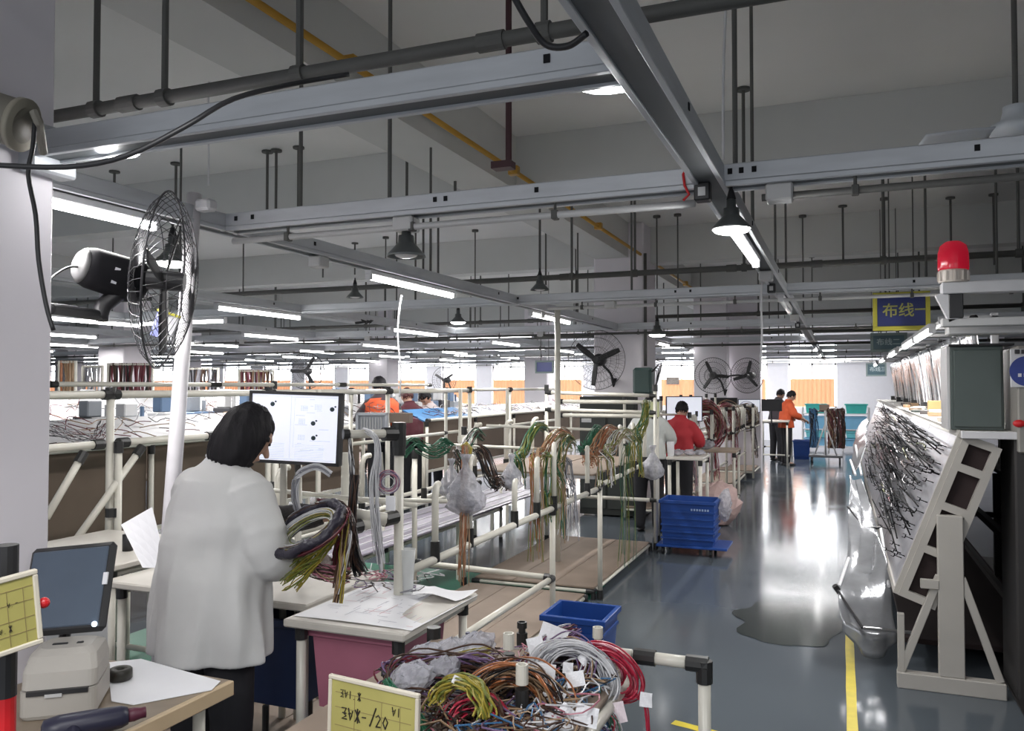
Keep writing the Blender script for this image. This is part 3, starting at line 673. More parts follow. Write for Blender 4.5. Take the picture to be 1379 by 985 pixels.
m = MB(); m.grid(lambda u, v: V((-1.62+.2*u+.03*v, 2.93+.15*v, .808+.01*math.sin(u*4+v*3))), 8, 8); tag(m.build('folded_paper', PAPER), 'small folded paper at the far right corner of the side table', 'paper')
# cup on table
p = PD(549, 783, 3.35); p.z = .79
m = MB(); m.lathe([(.022, 0), (.027, .10), (.033, .18), (.030, .181), (.024, .10), (.02, .006)], c=(p.x, p.y, .8), n=18); tag(m.build('plastic_cup', mat('frosted_cup', (.7, .72, .72), .2, alpha=.6), None, smooth=True), 'tall frosted plastic cup on the table beside the post', 'cup')
# boxes under
def bin_(name, lo, hi, m_, label, taper=.02, wall=.008, ribs=0, cat='bin', group=None, rimw=.015):
    lo = V(lo); hi = V(hi); c = (lo+hi)/2; t = thing(name, label, cat, (c.x, c.y, lo.z), group); m = MB()
    def ring(z, k, ex=0): 
        s = taper*(1-k)-ex; return [V((lo.x+s, lo.y+s, z)), V((hi.x-s, lo.y+s, z)), V((hi.x-s, hi.y-s, z)), V((lo.x+s, hi.y-s, z))]
    m.loft([ring(lo.z, 0), ring(hi.z, 1), ring(hi.z, 1, -wall), ring(lo.z+wall, 0, -wall)]); m.build('bin_body', m_, t)
    m = MB(); 
    for (a, b) in (((lo.x-rimw, lo.y-rimw), (hi.x+rimw, lo.y+.002)), ((lo.x-rimw, hi.y-.002), (hi.x+rimw, hi.y+rimw)), ((lo.x-rimw, lo.y+.002), (lo.x+.002, hi.y-.002)), ((hi.x-.002, lo.y+.002), (hi.x+rimw, hi.y-.002))):
        m.box((*a, hi.z-.03), (*b, hi.z), b=.003)
    m.build('rim', m_, t)
    for i in range(ribs):
        z = lo.z+(hi.z-lo.z)*(.15+.6*i/max(1, ribs-1)); m = MB(); m.box((lo.x+.005, lo.y-.006, z-.008), (hi.x-.005, lo.y+.012, z+.008)); m.box((hi.x-.012, lo.y, z-.008), (hi.x+.004, hi.y, z+.008)); m.build('rib', m_, t)
    return t
bin_('storage_bin', (-1.86, 2.60, .44), (-1.50, 3.0, .74), PINK, 'pink plastic bin under the side table', ribs=0)
bin_('storage_bin', (-1.87, 2.72, .16), (-1.50, 3.05, .42), BLUE, 'blue plastic crate below the pink bin', ribs=2)
bin_('storage_bin', (-2.5, 2.75, .34), (-2.04, 3.15, .70), mat('navy_bin', (.008, .02, .07), .5), 'dark navy bin under the work table', ribs=0)
tt = thing('lower_shelf', 'brown shelf board standing on the floor beneath the work tables', 'shelf', (-2.2, 2.9, 0))
MB().box((-2.9, 2.72, .115), (-1.44, 3.1, .14), b=.003).build('panel', WOODB, tt)
for (x, y) in ((-2.85, 2.76), (-1.49, 2.76), (-2.85, 3.06), (-1.49, 3.06)): MB().cyl((x, y, 0), (x, y, .115), .017, 8).build('foot', JOINT, tt)
for (x, y) in ((-2.2, 2.76), (-2.2, 3.06)): MB().cyl((x, y, .14), (x, y, .34), .014, 8).build('foot', JOINT, tt)
# taped harness ring on the table
hc = PD(412, 712, 2.88)
E = Euler((rad(38), rad(-14), rad(-12))).to_matrix()
hr = thing('harness_ring', 'big taped black harness ring leaning on the work table with yellow inside', 'harness', (hc.x, hc.y, .80))
m = MB(); rr = .142
ptsr = [hc + E @ V((rr*1.12*math.cos(t_*6.283/40), rr*.82*math.sin(t_*6.283/40), .006*math.sin(t_))) for t_ in range(40)]
m.tube(ptsr, [.017+.004*math.sin(k*2.1) for k in range(40)], 10, closed=True); m.build('taped_loop', mat('black_tape', (.02, .017, .03), .4, bump=.3, scale=60), hr, smooth=True)
for i, (cols, n, sp, sd) in enumerate(((['yellow', 'lime', 'white'], 46, .018, 3), (['brown', 'black', 'maroon'], 34, .02, 8))):
    Q = random.Random(sd); mb = MB()
    for k in range(n):
        mb.cm = Q.randrange(len(cols)); r0 = (.108 if i == 0 else .135)+Q.gauss(0, sp*.5); dz = Q.gauss(-.012 if i == 0 else -.02, .01); a0 = Q.uniform(0, 6.28); a1 = a0+Q.uniform(2.5, 6)
        mb.tube([hc + E @ V((r0*1.15*math.cos(lerp((a0, 0, 0), (a1, 0, 0), q/24).x), r0*.78*math.sin(lerp((a0, 0, 0), (a1, 0, 0), q/24).x), dz)) for q in range(25)], .0021, 4, caps=False)
    mb.build('wires', [wmat(c, 0) for c in cols], hr)
bundle('wire_bundle', [PD(452, 700, 2.95), PD(445, 722, 2.93), PD(425, 746, 2.88), PD(405, 766, 2.88), PD(385, 786, 2.9)], 46, .024, ['yellow', 'lime', 'lime'], 'yellow green wires fanning from the taped ring onto the table', seed=21, flare=1.4, r=.002)
bundle('wire_bundle', [PD(438, 682, 3.05), PD(462, 690, 3.0), PD(467, 720, 2.95), PD(460, 760, 2.9), PD(452, 812, 2.86)], 26, .018, ['white', 'tan', 'yellow', 'brown'], 'pale twisted wire tails hanging down over the side table', seed=22, flare=.3, r=.0026)
bundle('wire_bundle', [PD(430, 680, 3.08), PD(458, 684, 3.02), PD(470, 705, 2.98), PD(463, 735, 2.97), PD(458, 772, 2.97)], 60, .026, ['brown', 'black', 'maroon', 'brown'], 'thick dark brown bundle bending down right of the taped ring', seed=23, flare=.4, r=.0028)
bundle('wire_bundle', [PD(478, 640, 3.12), PD(474, 690, 3.1), PD(476, 740, 3.08), PD(486, 775, 3.05)], 34, .016, ['black', 'black', 'brown'], 'black taped bundle running down beside the horizontal pipe', seed=24, flare=1.0, r=.003)
bundle('wire_bundle', [PD(470, 590, 3.2), PD(472, 610, 3.16), PD(474, 640, 3.14), PD(472, 680, 3.12), PD(474, 720, 3.1)], 16, .012, ['white', 'grey', 'black'], 'grey wires hanging from the short horizontal pipe, left ones', seed=25, r=.002)
bundle('wire_bundle', [PD(490, 580, 3.25), PD(505, 590, 3.16), PD(508, 615, 3.12), PD(503, 650, 3.1), PD(505, 700, 3.08), PD(512, 770, 3.05)], 22, .012, ['white', 'grey', 'white'], 'white wires looping over the short pipe and hanging down to the table', seed=26, flare=1.2, r=.002)
bundle('wire_bundle', [PD(445, 640, 3.1), PD(425, 630, 3.1), PD(402, 640, 3.1), PD(397, 670, 3.1), PD(403, 695, 3.1)], 14, .014, ['white', 'grey'], 'pale wires looping down from under the monitor', seed=27, r=.0024)
coil('wire_coil', PD(523, 650, 3.18), .036, 16, .004, ['pink', 'white', 'violet'], 'small pink and white wire coil hung by the thick post', tilt=(rad(90), 0, rad(20)), wr=.0016, seed=3)
tag(MB().box((-.02, -.003, -.028), (.02, .003, .028), M=Matrix.Translation(PD(526, 678, 3.15))).build('paper_tag', PAPER), 'white paper tag hanging under the pink and white coil', 'tag')
for k in range(26):
    pass
m = MB(); Q = random.Random(9)
mats_ = ['white', 'black', 'grey', 'violet', 'brown', 'pink']
for k in range(44):
    m.cm = Q.randrange(6); c = V((Q.uniform(-1.98, -1.62), Q.uniform(2.92, 3.2), .81)); m.tube(sm([c+V((Q.uniform(-.05, .05), Q.uniform(-.05, .05), Q.uniform(0, .03))) for _ in range(4)], 9), .0022, 4, caps=False)
tag(m.build('wire_scraps', [wmat(c, 0) for c in mats_]), 'scatter of thin wire ends at the back of the tables', 'wire scraps', kind='stuff')
lump(PD(432, 762, 2.98), .05, 'crumpled pinkish bag on the work table under the taped ring', mat('pinkish_bag', (.50, .42, .40), .4, var=.2, scale=20, bump=.5), 70, sq=(1, .8, .8))
lump(PD(405, 745, 3.08), .05, 'crumpled grey bag inside the taped ring', PLB, 71, sq=(1, .8, .9))
bundle('wire_bundle', [PD(385, 765, 2.95), PD(410, 768, 2.93), PD(440, 772, 2.92), PD(470, 775, 2.95)], 30, .03, ['brown', 'pink', 'tan', 'black'], 'brown and pink wires lying on the work table below the ring', seed=28, r=.0022)
# white perforated tray behind
t = thing('parts_tray', 'white translucent tray standing upright above the short pipe', 'tray', PD(502, 584, 3.42))
p0 = PD(480, 556, 3.42); p1 = PD(523, 584, 3.42); d = (V((p1.x, p1.y, 0))-V((p0.x, p0.y, 0))); L_ = d.length; d.normalize()
Mt = Matrix(((d.x, -d.y, 0, p0.x), (d.y, d.x, 0, p0.y), (0, 0, 1, p1.z), (0, 0, 0, 1))); hh = p0.z-p1.z
MB().box((0, 0, 0), (L_, .01, hh), M=Mt, b=.002).build('back_plate', mat('translucent_tray', (.5, .52, .56), .35), t)
for q in ((0, 0, L_, .012), (0, hh-.012, L_, hh), (0, 0, .012, hh), (L_-.012, 0, L_, hh)): MB().box((q[0], -.022, q[1]), (q[2], 0, q[3]), M=Mt, b=.002).build('rim', MATS['translucent_tray'], t)
for k in range(8): MB().box((.02+k*(L_-.04)/8, -.008, .02), (.026+k*(L_-.04)/8, 0, hh-.02), M=Mt).build('slat', FOAM, t)
# brown box behind
tag(MB().box((-.05, -.02, -.022), (.05, .02, .022), M=Matrix.Translation(PD(540, 563, 3.6)), b=.003).build('cardboard_box', WOODB), 'small brown box beside the upright white tray', 'box')
# ---- monitor
SCR = mat('monitor_screen_image', (.7, .72, .8), .3, emis=(.86, .89, 1.0), es=.30, var=.02)
def monitor(tl, tr, br, bl_, label, bez=.014, screenmat=SCR, content=True, stand=None):
    c = (tl+tr+br+bl_)/4; t = thing('monitor', label, 'monitor', c)
    ux = ((tr-tl)+(br-bl_)).normalized(); uz = ((tl-bl_)+(tr-br)).normalized(); uy = uz.cross(ux).normalized(); uz = ux.cross(uy)
    W_ = ((tr-tl).length+(br-bl_).length)/2; H_ = ((tl-bl_).length+(tr-br).length)/2
    Mm = Matrix(((ux.x, uy.x, uz.x, c.x), (ux.y, uy.y, uz.y, c.y), (ux.z, uy.z, uz.z, c.z), (0, 0, 0, 1)))
    MB().box((-W_/2, .004, -H_/2), (W_/2, .035, H_/2), M=Mm, b=.004).build('housing', BLACK, t)
    MB().box((-W_/2+bez, .0, -H_/2+bez), (W_/2-bez, .0045, H_/2-bez), M=Mm).build('screen', screenmat, t)
    m = MB()
    for q in ((-W_/2, -H_/2, W_/2, -H_/2+bez), (-W_/2, H_/2-bez, W_/2, H_/2), (-W_/2, -H_/2, -W_/2+bez, H_/2), (W_/2-bez, -H_/2, W_/2, H_/2)): m.box((q[0], -.004, q[1]), (q[2], .006, q[3]), M=Mm)
    m.build('bezel', BLACK, t)
    if content:
        Q = random.Random(5); m = MB(); w_, h_ = W_-2*bez, H_-2*bez
        def R_(u0, v0, u1, v1): m.box((-w_/2+u0*w_, -.0012, h_/2-v1*h_), (-w_/2+u1*w_, .001, h_/2-v0*h_), M=Mm)
        for (u, v) in ((.24, .15), (.93, .20), (.72, .42), (.73, .64)):
            m.ball(Mm @ V((-w_/2+u*w_, 0, h_/2-v*h_)), (.011, .003, .010), 12, 6, M=Mm.to_3x3().to_4x4()); m.ball(Mm @ V((-w_/2+(u+.035)*w_, 0, h_/2-(v-.04)*h_)), (.005, .002, .004), 8, 5, M=Mm.to_3x3().to_4x4())
        m.build('drawing_shapes', mat('screen_ink', (.02, .04, .05), .6), t); m = MB()
        for v in (.03, .97): R_(.02, v, .98, v+.005)
        R_(.46, .02, .463, .96); R_(.50, .05, .502, .8)
        for k in range(16): u = Q.uniform(.5, .8); v = Q.uniform(.05, .9); R_(u, v, u+Q.uniform(.03, .15), v+.006)
        for k in range(9): v = .74+.025*k; R_(.06, v, .4, v+.004); R_(.52, v+.01, .85, v+.014)
        for (u, v) in ((.60, .40), (.60, .64), (.78, .18), (.62, .2)):
            for s_ in range(4): R_(u-.04+.02*s_, v-.04, u-.037+.02*s_, v+.04); R_(u-.05, v-.04+.022*s_, u+.03, v-.036+.022*s_)
        m.build('drawing_lines', mat('screen_lines', (.3, .34, .40), .6, emis=(.5, .54, .62), es=.55), t)
    if stand:
        m = MB(); m.cyl(Mm @ V((0, .03, -H_*.3)), stand, .014, 8); m.build('stand_pole', BLACK, t)
    return t
monitor(PD(329, 526, 3.62), PD(461, 530, 3.52), PD(456, 629, 3.5), PD(340, 622, 3.6), 'large black framed monitor showing a wiring drawing in front of the worker', stand=PD(402, 640, 3.72))
# ================================================================ LEFT FOREGROUND TABLE
FT = thing('corner_table', 'brown work table at the lower left corner with the label printer', 'table', (-2.0, 1.7, 0))
MB().box((-2.315, 1.15, .735), (-1.745, 2.02, .75), b=.003).build('tabletop', mat('worn_brown_top', (.24, .19, .14), .5, var=.2, scale=8), FT)
MB().box((-1.748, 1.15, .705), (-1.728, 2.02, .7495), b=.003).build('edge_band', mat('pale_wood_edge', (.50, .38, .24), .5), FT)
for (x, y) in ((-1.80, 1.95), (-2.27, 1.95), (-1.8, 1.2), (-2.27, 1.2)): pipe(FT, (x, y, 0), (x, y, .735), r=.018, jt=(1,))
for a, b in (((-1.8, 1.95), (-2.27, 1.95)), ((-1.8, 1.2), (-1.8, 1.95))): pipe(FT, (*a, .3), (*b, .3), r=.015)
# paper
qa = [PZ(145, 893, .752), PZ(190, 888, .752), PZ(297, 918, .752), PZ(285, 930, .752), PZ(180, 950, .752), PZ(150, 945, .752)]
m = MB(); cc = sum((q for q in qa), V())/6
m.add([V((q.x, q.y, .7515)) for q in qa]+[V((q.x, q.y, .753)) for q in qa], [tuple(range(6))[::-1], tuple(range(6, 12))]+[(i, (i+1) % 6, 6+(i+1) % 6, 6+i) for i in range(6)])
tag(m.build('paper_sheet', PAPER), 'white sheet of paper on the corner table beside the printer', 'paper')
p = PZ(162, 915, .755)
m = MB(); m.lathe([(.012, .004), (.030, .0), (.034, .004), (.034, .030), (.030, .034), (.012, .032), (.012, .004)], c=(p.x, p.y, .754), n=28); tag(m.build('tape_roll', mat('dark_tape_roll', (.028, .026, .02), .4), None, smooth=True), 'roll of black tape lying on the white paper', 'tape roll')
# printer
pc = PZ(88, 990, .752)
pa = rad(62)  # yaw
PT = thing('label_printer', 'beige label printer with a dark slot on the corner table', 'printer', (-2.03, 1.69, .752))
Mp = Matrix.Translation((-2.035, 1.69, .752)) @ Rz(rad(38))
def rr_ring(x0, x1, y0, y1, z, b): 
    out = []
    for (cx, cy, a0) in ((x1-b, y1-b, 0), (x0+b, y1-b, 90), (x0+b, y0+b, 180), (x1-b, y0+b, 270)):
        for k in range(5): a = rad(a0+k*22.5); out.append(Mp @ V((cx+b*math.cos(a), cy+b*math.sin(a), z)))
    return out
BEIGE = mat('beige_printer_plastic', (.40, .375, .34), .5, var=.03)
m = MB(); m.loft([rr_ring(-.09, .09, -.10, .10, 0, .02), rr_ring(-.095, .095, -.105, .105, .01, .02), rr_ring(-.095, .095, -.105, .105, .075, .02)]); m.build('lower_case', BEIGE, PT)
m = MB(); m.loft([rr_ring(-.093, .093, -.098, .103, .078, .02), rr_ring(-.093, .093, -.09, .103, .12, .022), rr_ring(-.085, .085, -.06, .098, .155, .025), rr_ring(-.065, .065, -.035, .075, .168, .03)]); m.build('lid', BEIGE, PT)
MB().box((-.075, -.111, .066), (.075, -.096, .078), M=Mp).build('paper_slot', BLACK, PT)
MB().box((-.03, -.113, .060), (.012, -.105, .069), M=Mp).build('slot_lip', FOAM, PT)
MB().box((-.04, .0, .166), (.0, .012, .171), M=Mp, b=.002).build('vent', BLACK, PT); MB().box((.022, .0, .166), (.04, .012, .171), M=Mp, b=.002).build('vent', BLACK, PT)
m = MB(); m.box((-.02, -.103, .05), (.02, -.1, .055), M=Mp); m.build('badge', FOAM, PT)
# heat gun
a = PD(62, 962, 1.97); b = PD(175, 950, 2.05)
HG = thing('heat_gun', 'dark heat gun with a maroon nozzle lying in front of the printer', 'heat gun', (a.x, a.y, .752))
zz = .752+.034; a = V((PZ(55, 985, .79).x, PZ(55, 985, .79).y, zz)); b = V((PZ(172, 962, .79).x, PZ(172, 962, .79).y, zz)); d = (b-a)
m = MB(); m.tube([a, a+d*.03, a+d*.2, a+d*.6, a+d*.92, b], [.014, .028, .034, .032, .028, .022], 18); m.build('barrel', mat('navy_plastic', (.022, .022, .045), .4), HG, smooth=True)
m = MB(); m.tube([b-d*.02, b+d*.08, b+d*.16, b+d*.22], [.017, .018, .014, .014], 14); m.build('nozzle', mat('maroon_nozzle', (.10, .02, .04), .4), HG, smooth=True)
n_ = V((d.y, -d.x, 0)).normalized()
m = MB(); m.tube([a+d*.35, a+d*.33+n_*.06+V((0, 0, -.012)), a+d*.3+n_*.12+V((0, 0, -.016))], [.02, .019, .017], 12); m.build('handle', MATS['navy_plastic'], HG, smooth=True)
# tilted dark monitor seen from behind / tablet
c4 = [PD(28, 738, 2.5), PD(128, 730, 2.46), PD(153, 848, 2.36), PD(45, 860, 2.36)]
TB = thing('tilted_display', 'dark slate display leaning over the beige printer', 'monitor', PD(95, 858, 2.4))
ux = (c4[1]-c4[0]+c4[2]-c4[3]).normalized(); uz = (c4[0]-c4[3]+c4[1]-c4[2]).normalized(); uy = uz.cross(ux).normalized(); uz = ux.cross(uy)
c = sum(c4, V())/4; Mx = Matrix(((ux.x, uy.x, uz.x, c.x), (ux.y, uy.y, uz.y, c.y), (ux.z, uy.z, uz.z, c.z), (0, 0, 0, 1)))
MB().box((-.135, .0, -.13), (.135, .03, .13), M=Mx, b=.012).build('housing', BLACK, TB)
MB().box((-.12, -.004, -.112), (.12, .004, .115), M=Mx, b=.003).build('screen', mat('slate_screen', (.075, .10, .14), .3), TB)
MB().box((.118, -.007, .0), (.132, -.002, .035), M=Mx).build('sticker', PAPER, TB)
m = MB(); m.ball(Mx @ V((.112, -.006, -.112)), .008, 10, 6); m.build('power_light', mat('power_led', (.6, .8, 1), .3, emis=(.7, .85, 1), es=2), TB)
m = MB(); m.cyl(Mx @ V((0, .03, -.05)), (c.x-.05, c.y+.02, .752), .016, 10); m.box((c.x-.13, c.y-.03, .752), (c.x+.03, c.y+.07, .764), b=.004); m.build('stand', BLACK, TB)
# card signs
def card(c4, label, m_=YCARD, post=None, seed=1, lines=True):
    c = sum(c4, V())/4; t = thing('card_sign', label, 'sign', (c.x, c.y, min(q.z for q in c4)))
    ux = (c4[1]-c4[0]+c4[2]-c4[3]).normalized(); uz = (c4[0]-c4[3]+c4[1]-c4[2]).normalized(); uy = uz.cross(ux).normalized(); uz = ux.cross(uy)
    W_ = ((c4[1]-c4[0]).length+(c4[2]-c4[3]).length)/2; H_ = ((c4[0]-c4[3]).length+(c4[1]-c4[2]).length)/2
    Mx = Matrix(((ux.x, uy.x, uz.x, c.x), (ux.y, uy.y, uz.y, c.y), (ux.z, uy.z, uz.z, c.z), (0, 0, 0, 1)))
    b = .010
    m = MB()
    for q in ((-W_/2, -H_/2, W_/2, -H_/2+b), (-W_/2, H_/2-b, W_/2, H_/2), (-W_/2, -H_/2+b, -W_/2+b, H_/2-b), (W_/2-b, -H_/2+b, W_/2, H_/2-b)): m.box((q[0], -.004, q[1]), (q[2], .008, q[3]), M=Mx, b=.002)
    m.build('sign_frame', CREAM, t); MB().box((-W_/2+b, 0, -H_/2+b), (W_/2-b, .006, H_/2-b), M=Mx).build('card', m_, t)
    m = MB(); Q = random.Random(seed)
    for z in (.30, .12, -.10, -.28): m.box((-W_*.42, -.0008, z*H_), (W_*.42, .0008, z*H_+.0014), M=Mx)
    for x in (-.2, .1, .3): m.box((x*W_, -.0008, -H_*.42), (x*W_+.0012, .0008, H_*.30), M=Mx)
    m.build('printed_grid', mat('card_print', (.25, .2, .08), .7), t)
    return t, Mx, W_, H_
INKB = mat('marker_ink', (.02, .015, .012), .6)
def hand(t, Mx, x0, z0, h, txt, m_=INKB):
    ST = {'H': [[(0, 0), (.05, 1)], [(.6, 0), (.55, 1)], [(0, .5), (.6, .55)]], '2': [[(0, .8), (.3, 1), (.55, .75), (.1, .1), (0, 0), (.6, .05)]], '0': [[(.3, 0), (0, .45), (.3, 1), (.6, .6), (.3, 0)]], '.': [[(.1, 0), (.15, .06)]], '5': [[(.55, 1), (.1, .95), (.08, .55), (.5, .5), (.5, .1), (0, 0)]], '/': [[(0, -.2), (.7, 1.3)]], '-': [[(0, .5), (.5, .52)]],
          '9': [[(.5, .6), (.1, .6), (.2, 1), (.5, .9), (.45, 0)]], 'z': [[(0, .9), (.6, .95), (.3, .45), (.6, .3), (0, 0), (.7, .02)], [(.1, .5), (.6, .5)]], 'x': [[(0, 1), (.6, 0)], [(.6, 1), (0, 0)], [(.3, 1.1), (.32, -.1)]], 'v': [[(0, 1), (.25, 0), (.55, .8), (.4, .3)], [(0, .5), (.3, .6)]], '1': [[(.2, 0), (.25, 1)]]}
    m = MB(); x = x0
    for ch in txt:
        for st in ST.get(ch, []): m.tube([Mx @ V((x+p[0]*h*.8, -.0015, z0+p[1]*h)) for p in st], h*.055, 5)
        x += h*.72
    m.build('handwriting', m_, t)
CY = [PD(446, 907, 1.98), PD(567, 938, 1.86), PD(560, 1050, 1.86), PD(438, 1018, 1.98)]
t, Mx, W_, H_ = card(CY, 'yellow handwritten card in a cream frame at the bottom centre')
hand(t, Mx, -W_*.36, H_*.26, .018, 'zv1.x'); hand(t, Mx, -W_*.34, -H_*.0, .028, 'zvx-.20', INKB); hand(t, Mx, -W_*.02, H_*.02, .03, '/'); hand(t, Mx, W_*.22, H_*.18, .02, 'v1')
pb = Mx @ V((0, .02, -H_/2)); m = MB(); m.cyl((pb.x, pb.y, 0), (pb.x, pb.y, pb.z+.03), .014, 10); m.lathe([(.11, 0), (.11, .012), (.02, .02)], c=(pb.x, pb.y, 0), n=20, cap=True); m.build('sign_post', RED, t)
CY = [PD(-60, 797, 1.5), PD(55, 764, 1.62), PD(53, 868, 1.62), PD(-60, 905, 1.5)]
t, Mx, W_, H_ = card(CY, 'yellow worn card on a red and black post at the left edge')
hand(t, Mx, -W_*.08, -H_*.22, .012, 'zv.x'); hand(t, Mx, W_*.1, H_*.1, .01, 'v.-')
q = PD(6, 900, 1.66); m = MB(); m.cyl((q.x, q.y, 0), (q.x, q.y, 1.02), .022, 14); m.lathe([(.12, 0), (.12, .015), (.022, .03)], c=(q.x, q.y, 0), n=20, cap=True); m.build('sign_post', RED, t)
m = MB(); m.cyl((q.x, q.y, 1.02), (q.x, q.y, PD(6, 735, 1.66).z), .023, 14); m.build('post_top', BLACK, t)
qq = Mx @ V((W_/2+.012, .01, .0)); m = MB(); m.ball(qq, .011, 12, 8); m.build('red_knob', RED, t)
# ================================================================ FOREGROUND CART WITH HARNESSES
CT = frame('ivory pipe cart heaped with colourful harnesses in the right foreground', (-.9, 2.2, 0), name='harness_cart', cat='cart')
cx0, cx1, cy0, cy1, cz = -1.32, -.395, 1.55, 2.55, .80
pipe(CT, (-.60, cy1, cz), (cx1, cy1, cz), r=.019, jt=(0, 1)); pipe(CT, (-.80, cy1, cz), (-.62, cy1, cz), r=.019, jt=())
pipe(CT, (cx1, cy1, 0), (cx1, cy1, cz), r=.019, jt=(1,)); pipe(CT, (cx0, cy1, 0), (cx0, cy1, cz), r=.019); pipe(CT, (cx0, cy0, 0), (cx0, cy0, cz)); pipe(CT, (-.62, cy0, 0), (-.62, cy0, cz))
pipe(CT, (cx0, cy0, cz-.06), (cx0, cy1, cz-.06)); pipe(CT, (cx0, cy1, cz-.06), (-.62, cy1, cz-.06)); pipe(CT, (-.62, cy0, cz-.06), (-.62, cy1, cz-.06)); pipe(CT, (cx0, cy0, cz-.06), (-.62, cy0, cz-.06))
MB().box((cx0, cy0, cz-.04), (-.62, cy1, cz-.025), b=.003).build('tray_board', WOODB, CT)
for (px, yt, yb, d) in ((685, 853, 930, 2.45), (703, 838, 880, 2.75), (759, 862, 915, 2.5), (805, 845, 910, 2.6), (703, 895, 985, 2.15)):
    a = PD(px, yb, d); b = PD(px, yt, d)
    zz = cz-.025
    MB().cyl((b.x, b.y, zz), (b.x, b.y, zz+(b.z-zz)*.55), .0185, 12).build('joint', JOINT, CT)
    m = MB(); m.lathe([(.017, 0), (.0165, b.z-zz-.02-(b.z-zz)*.5), (.012, b.z-zz-.02-(b.z-zz)*.5), (.012, b.z-zz-.06-(b.z-zz)*.5)], c=(b.x, b.y, zz+(b.z-zz)*.5+.02), n=14); m.build('stub_post', JOINT if px == 703 and yt == 838 else PIPE, CT)
pipe(CT, PD(790, 905, 2.5), PD(812, 893, 2.58), r=.017, jt=(0,))
coil('wire_coil', PD(617, 965, 2.1), .085, 34, .010, ['yellow', 'lime'], 'yellow wire coil standing on the cart', tilt=(rad(70), 0, rad(-15)), wr=.003, seed=5, arc=(.2, 3.2))
coil('wire_coil', PD(640, 985, 2.08), .07, 46, .016, ['maroon', 'red', 'brown'], 'maroon wire coil inside the yellow coil on the cart', tilt=(rad(60), rad(10), 0), wr=.0026, seed=6)
coil('wire_coil', PD(612, 925, 2.3), .16, 50, .020, ['brown', 'black', 'violet'], 'wide dark brown wire coil lying at the back of the cart', tilt=(rad(20), 0, rad(30)), wr=.0028, seed=7, squash=.55)
coil('wire_coil', PD(690, 965, 2.2), .11, 46, .02, ['brown', 'orange', 'tan', 'black'], 'brown and orange wires looping beside the front stub post', tilt=(rad(75), 0, rad(10)), wr=.0026, seed=8, arc=(-.8, 2.6))
coil('wire_coil', PD(772, 912, 2.38), .105, 46, .014, ['white', 'white', 'grey'], 'big loop of white wires on the right half of the cart', tilt=(rad(62), rad(18), rad(12)), wr=.0026, seed=9, squash=.75)
coil('wire_coil', PD(762, 900, 2.42), .075, 24, .012, ['white', 'tan', 'violet'], 'smaller loop of white and tan wires beneath the big white loop', tilt=(rad(55), rad(-10), 0), wr=.0024, seed=10)
coil('wire_coil', PD(820, 905, 2.45), .082, 30, .012, ['red', 'red', 'pink'], 'red wire loop hanging off the right side of the cart', tilt=(rad(78), rad(35), rad(8)), wr=.003, seed=11, squash=.62)
bundle('wire_bundle', [PD(520, 920, 2.2), PD(545, 950, 2.12), PD(570, 980, 2.05), PD(585, 1010, 2.0)], 24, .016, ['green'], 'dark green wires running down beside the yellow card', seed=31, r=.0026)
bundle('wire_bundle', [PD(800, 870, 2.5), PD(812, 900, 2.46), PD(822, 950, 2.42), PD(826, 1010, 2.38)], 14, .012, ['red', 'pink'], 'red wires hanging down the cart side', seed=32, r=.0028)
bundle('wire_bundle', [PD(852, 935, 2.42), PD(868, 950, 2.4), PD(872, 985, 2.38), PD(876, 1020, 2.36)], 5, .008, ['red'], 'few thin red wires ending in a white connector', seed=33, r=.0022)
bundle('wire_bundle', [PD(775, 850, 2.7), PD(745, 862, 2.62), PD(722, 880, 2.55), PD(700, 905, 2.5), PD(690, 930, 2.45)], 50, .03, ['violet', 'white', 'brown', 'maroon'], 'purple brown bundle lying diagonally across the cart', seed=34, r=.0024)
bundle('wire_bundle', [PD(740, 930, 2.35), PD(760, 960, 2.3), PD(780, 985, 2.25), PD(800, 1010, 2.2)], 60, .05, ['blue', 'white', 'violet', 'grey'], 'blue white and violet wires spilling over the cart front', seed=35, flare=.5, r=.0024)
bundle('wire_bundle', [PD(705, 940, 2.25), PD(712, 960, 2.2), PD(722, 985, 2.15), PD(735, 1010, 2.1)], 50, .035, ['black', 'brown'], 'black bundle hanging in front of the stub post', seed=36, r=.0028)
bundle('wire_bundle', [PD(800, 930, 2.36), PD(812, 950, 2.33), PD(822, 975, 2.3), PD(826, 1000, 2.28)], 30, .03, ['green', 'white', 'blue', 'red'], 'mixed green and white wires at the right front of the cart', seed=37, r=.0022)
bundle('wire_bundle', [PD(560, 900, 2.4), PD(590, 893, 2.4), PD(625, 885, 2.42), PD(660, 880, 2.45)], 26, .022, ['tan', 'white', 'yellow'], 'loose tan wires lying at the back left of the cart', seed=38, r=.0018)
bundle('wire_bundle', [PD(650, 930, 2.2), PD(668, 955, 2.12), PD(685, 985, 2.08)], 16, .015, ['orange', 'yellow', 'tan'], 'orange and yellow wire ends beside the maroon coil', seed=39, r=.0026)
coil('wire_coil', PD(565, 905, 2.35), .10, 26, .012, ['maroon', 'violet', 'black'], 'dark maroon wire coil at the back left of the cart', tilt=(rad(15), 0, rad(20)), wr=.0028, seed=40, squash=.5)
for i, (px, py, d, s) in enumerate(((575, 885, 2.45, .06), (606, 876, 2.5, .055), (640, 870, 2.55, .06), (556, 912, 2.25, .06), (597, 900, 2.35, .05))):
    lump(PD(px, py, d), s, ['crumpled clear bag at the back left of the cart', 'crumpled clear bag with a dark connector on the cart', 'crumpled clear bag lying beside the white stub post', 'crumpled pinkish bag by the yellow card on the cart', 'small crumpled bag between two others on the cart'][i], PLB, i)
DKC = mat('navy_connector', (.03, .03, .08), .4)
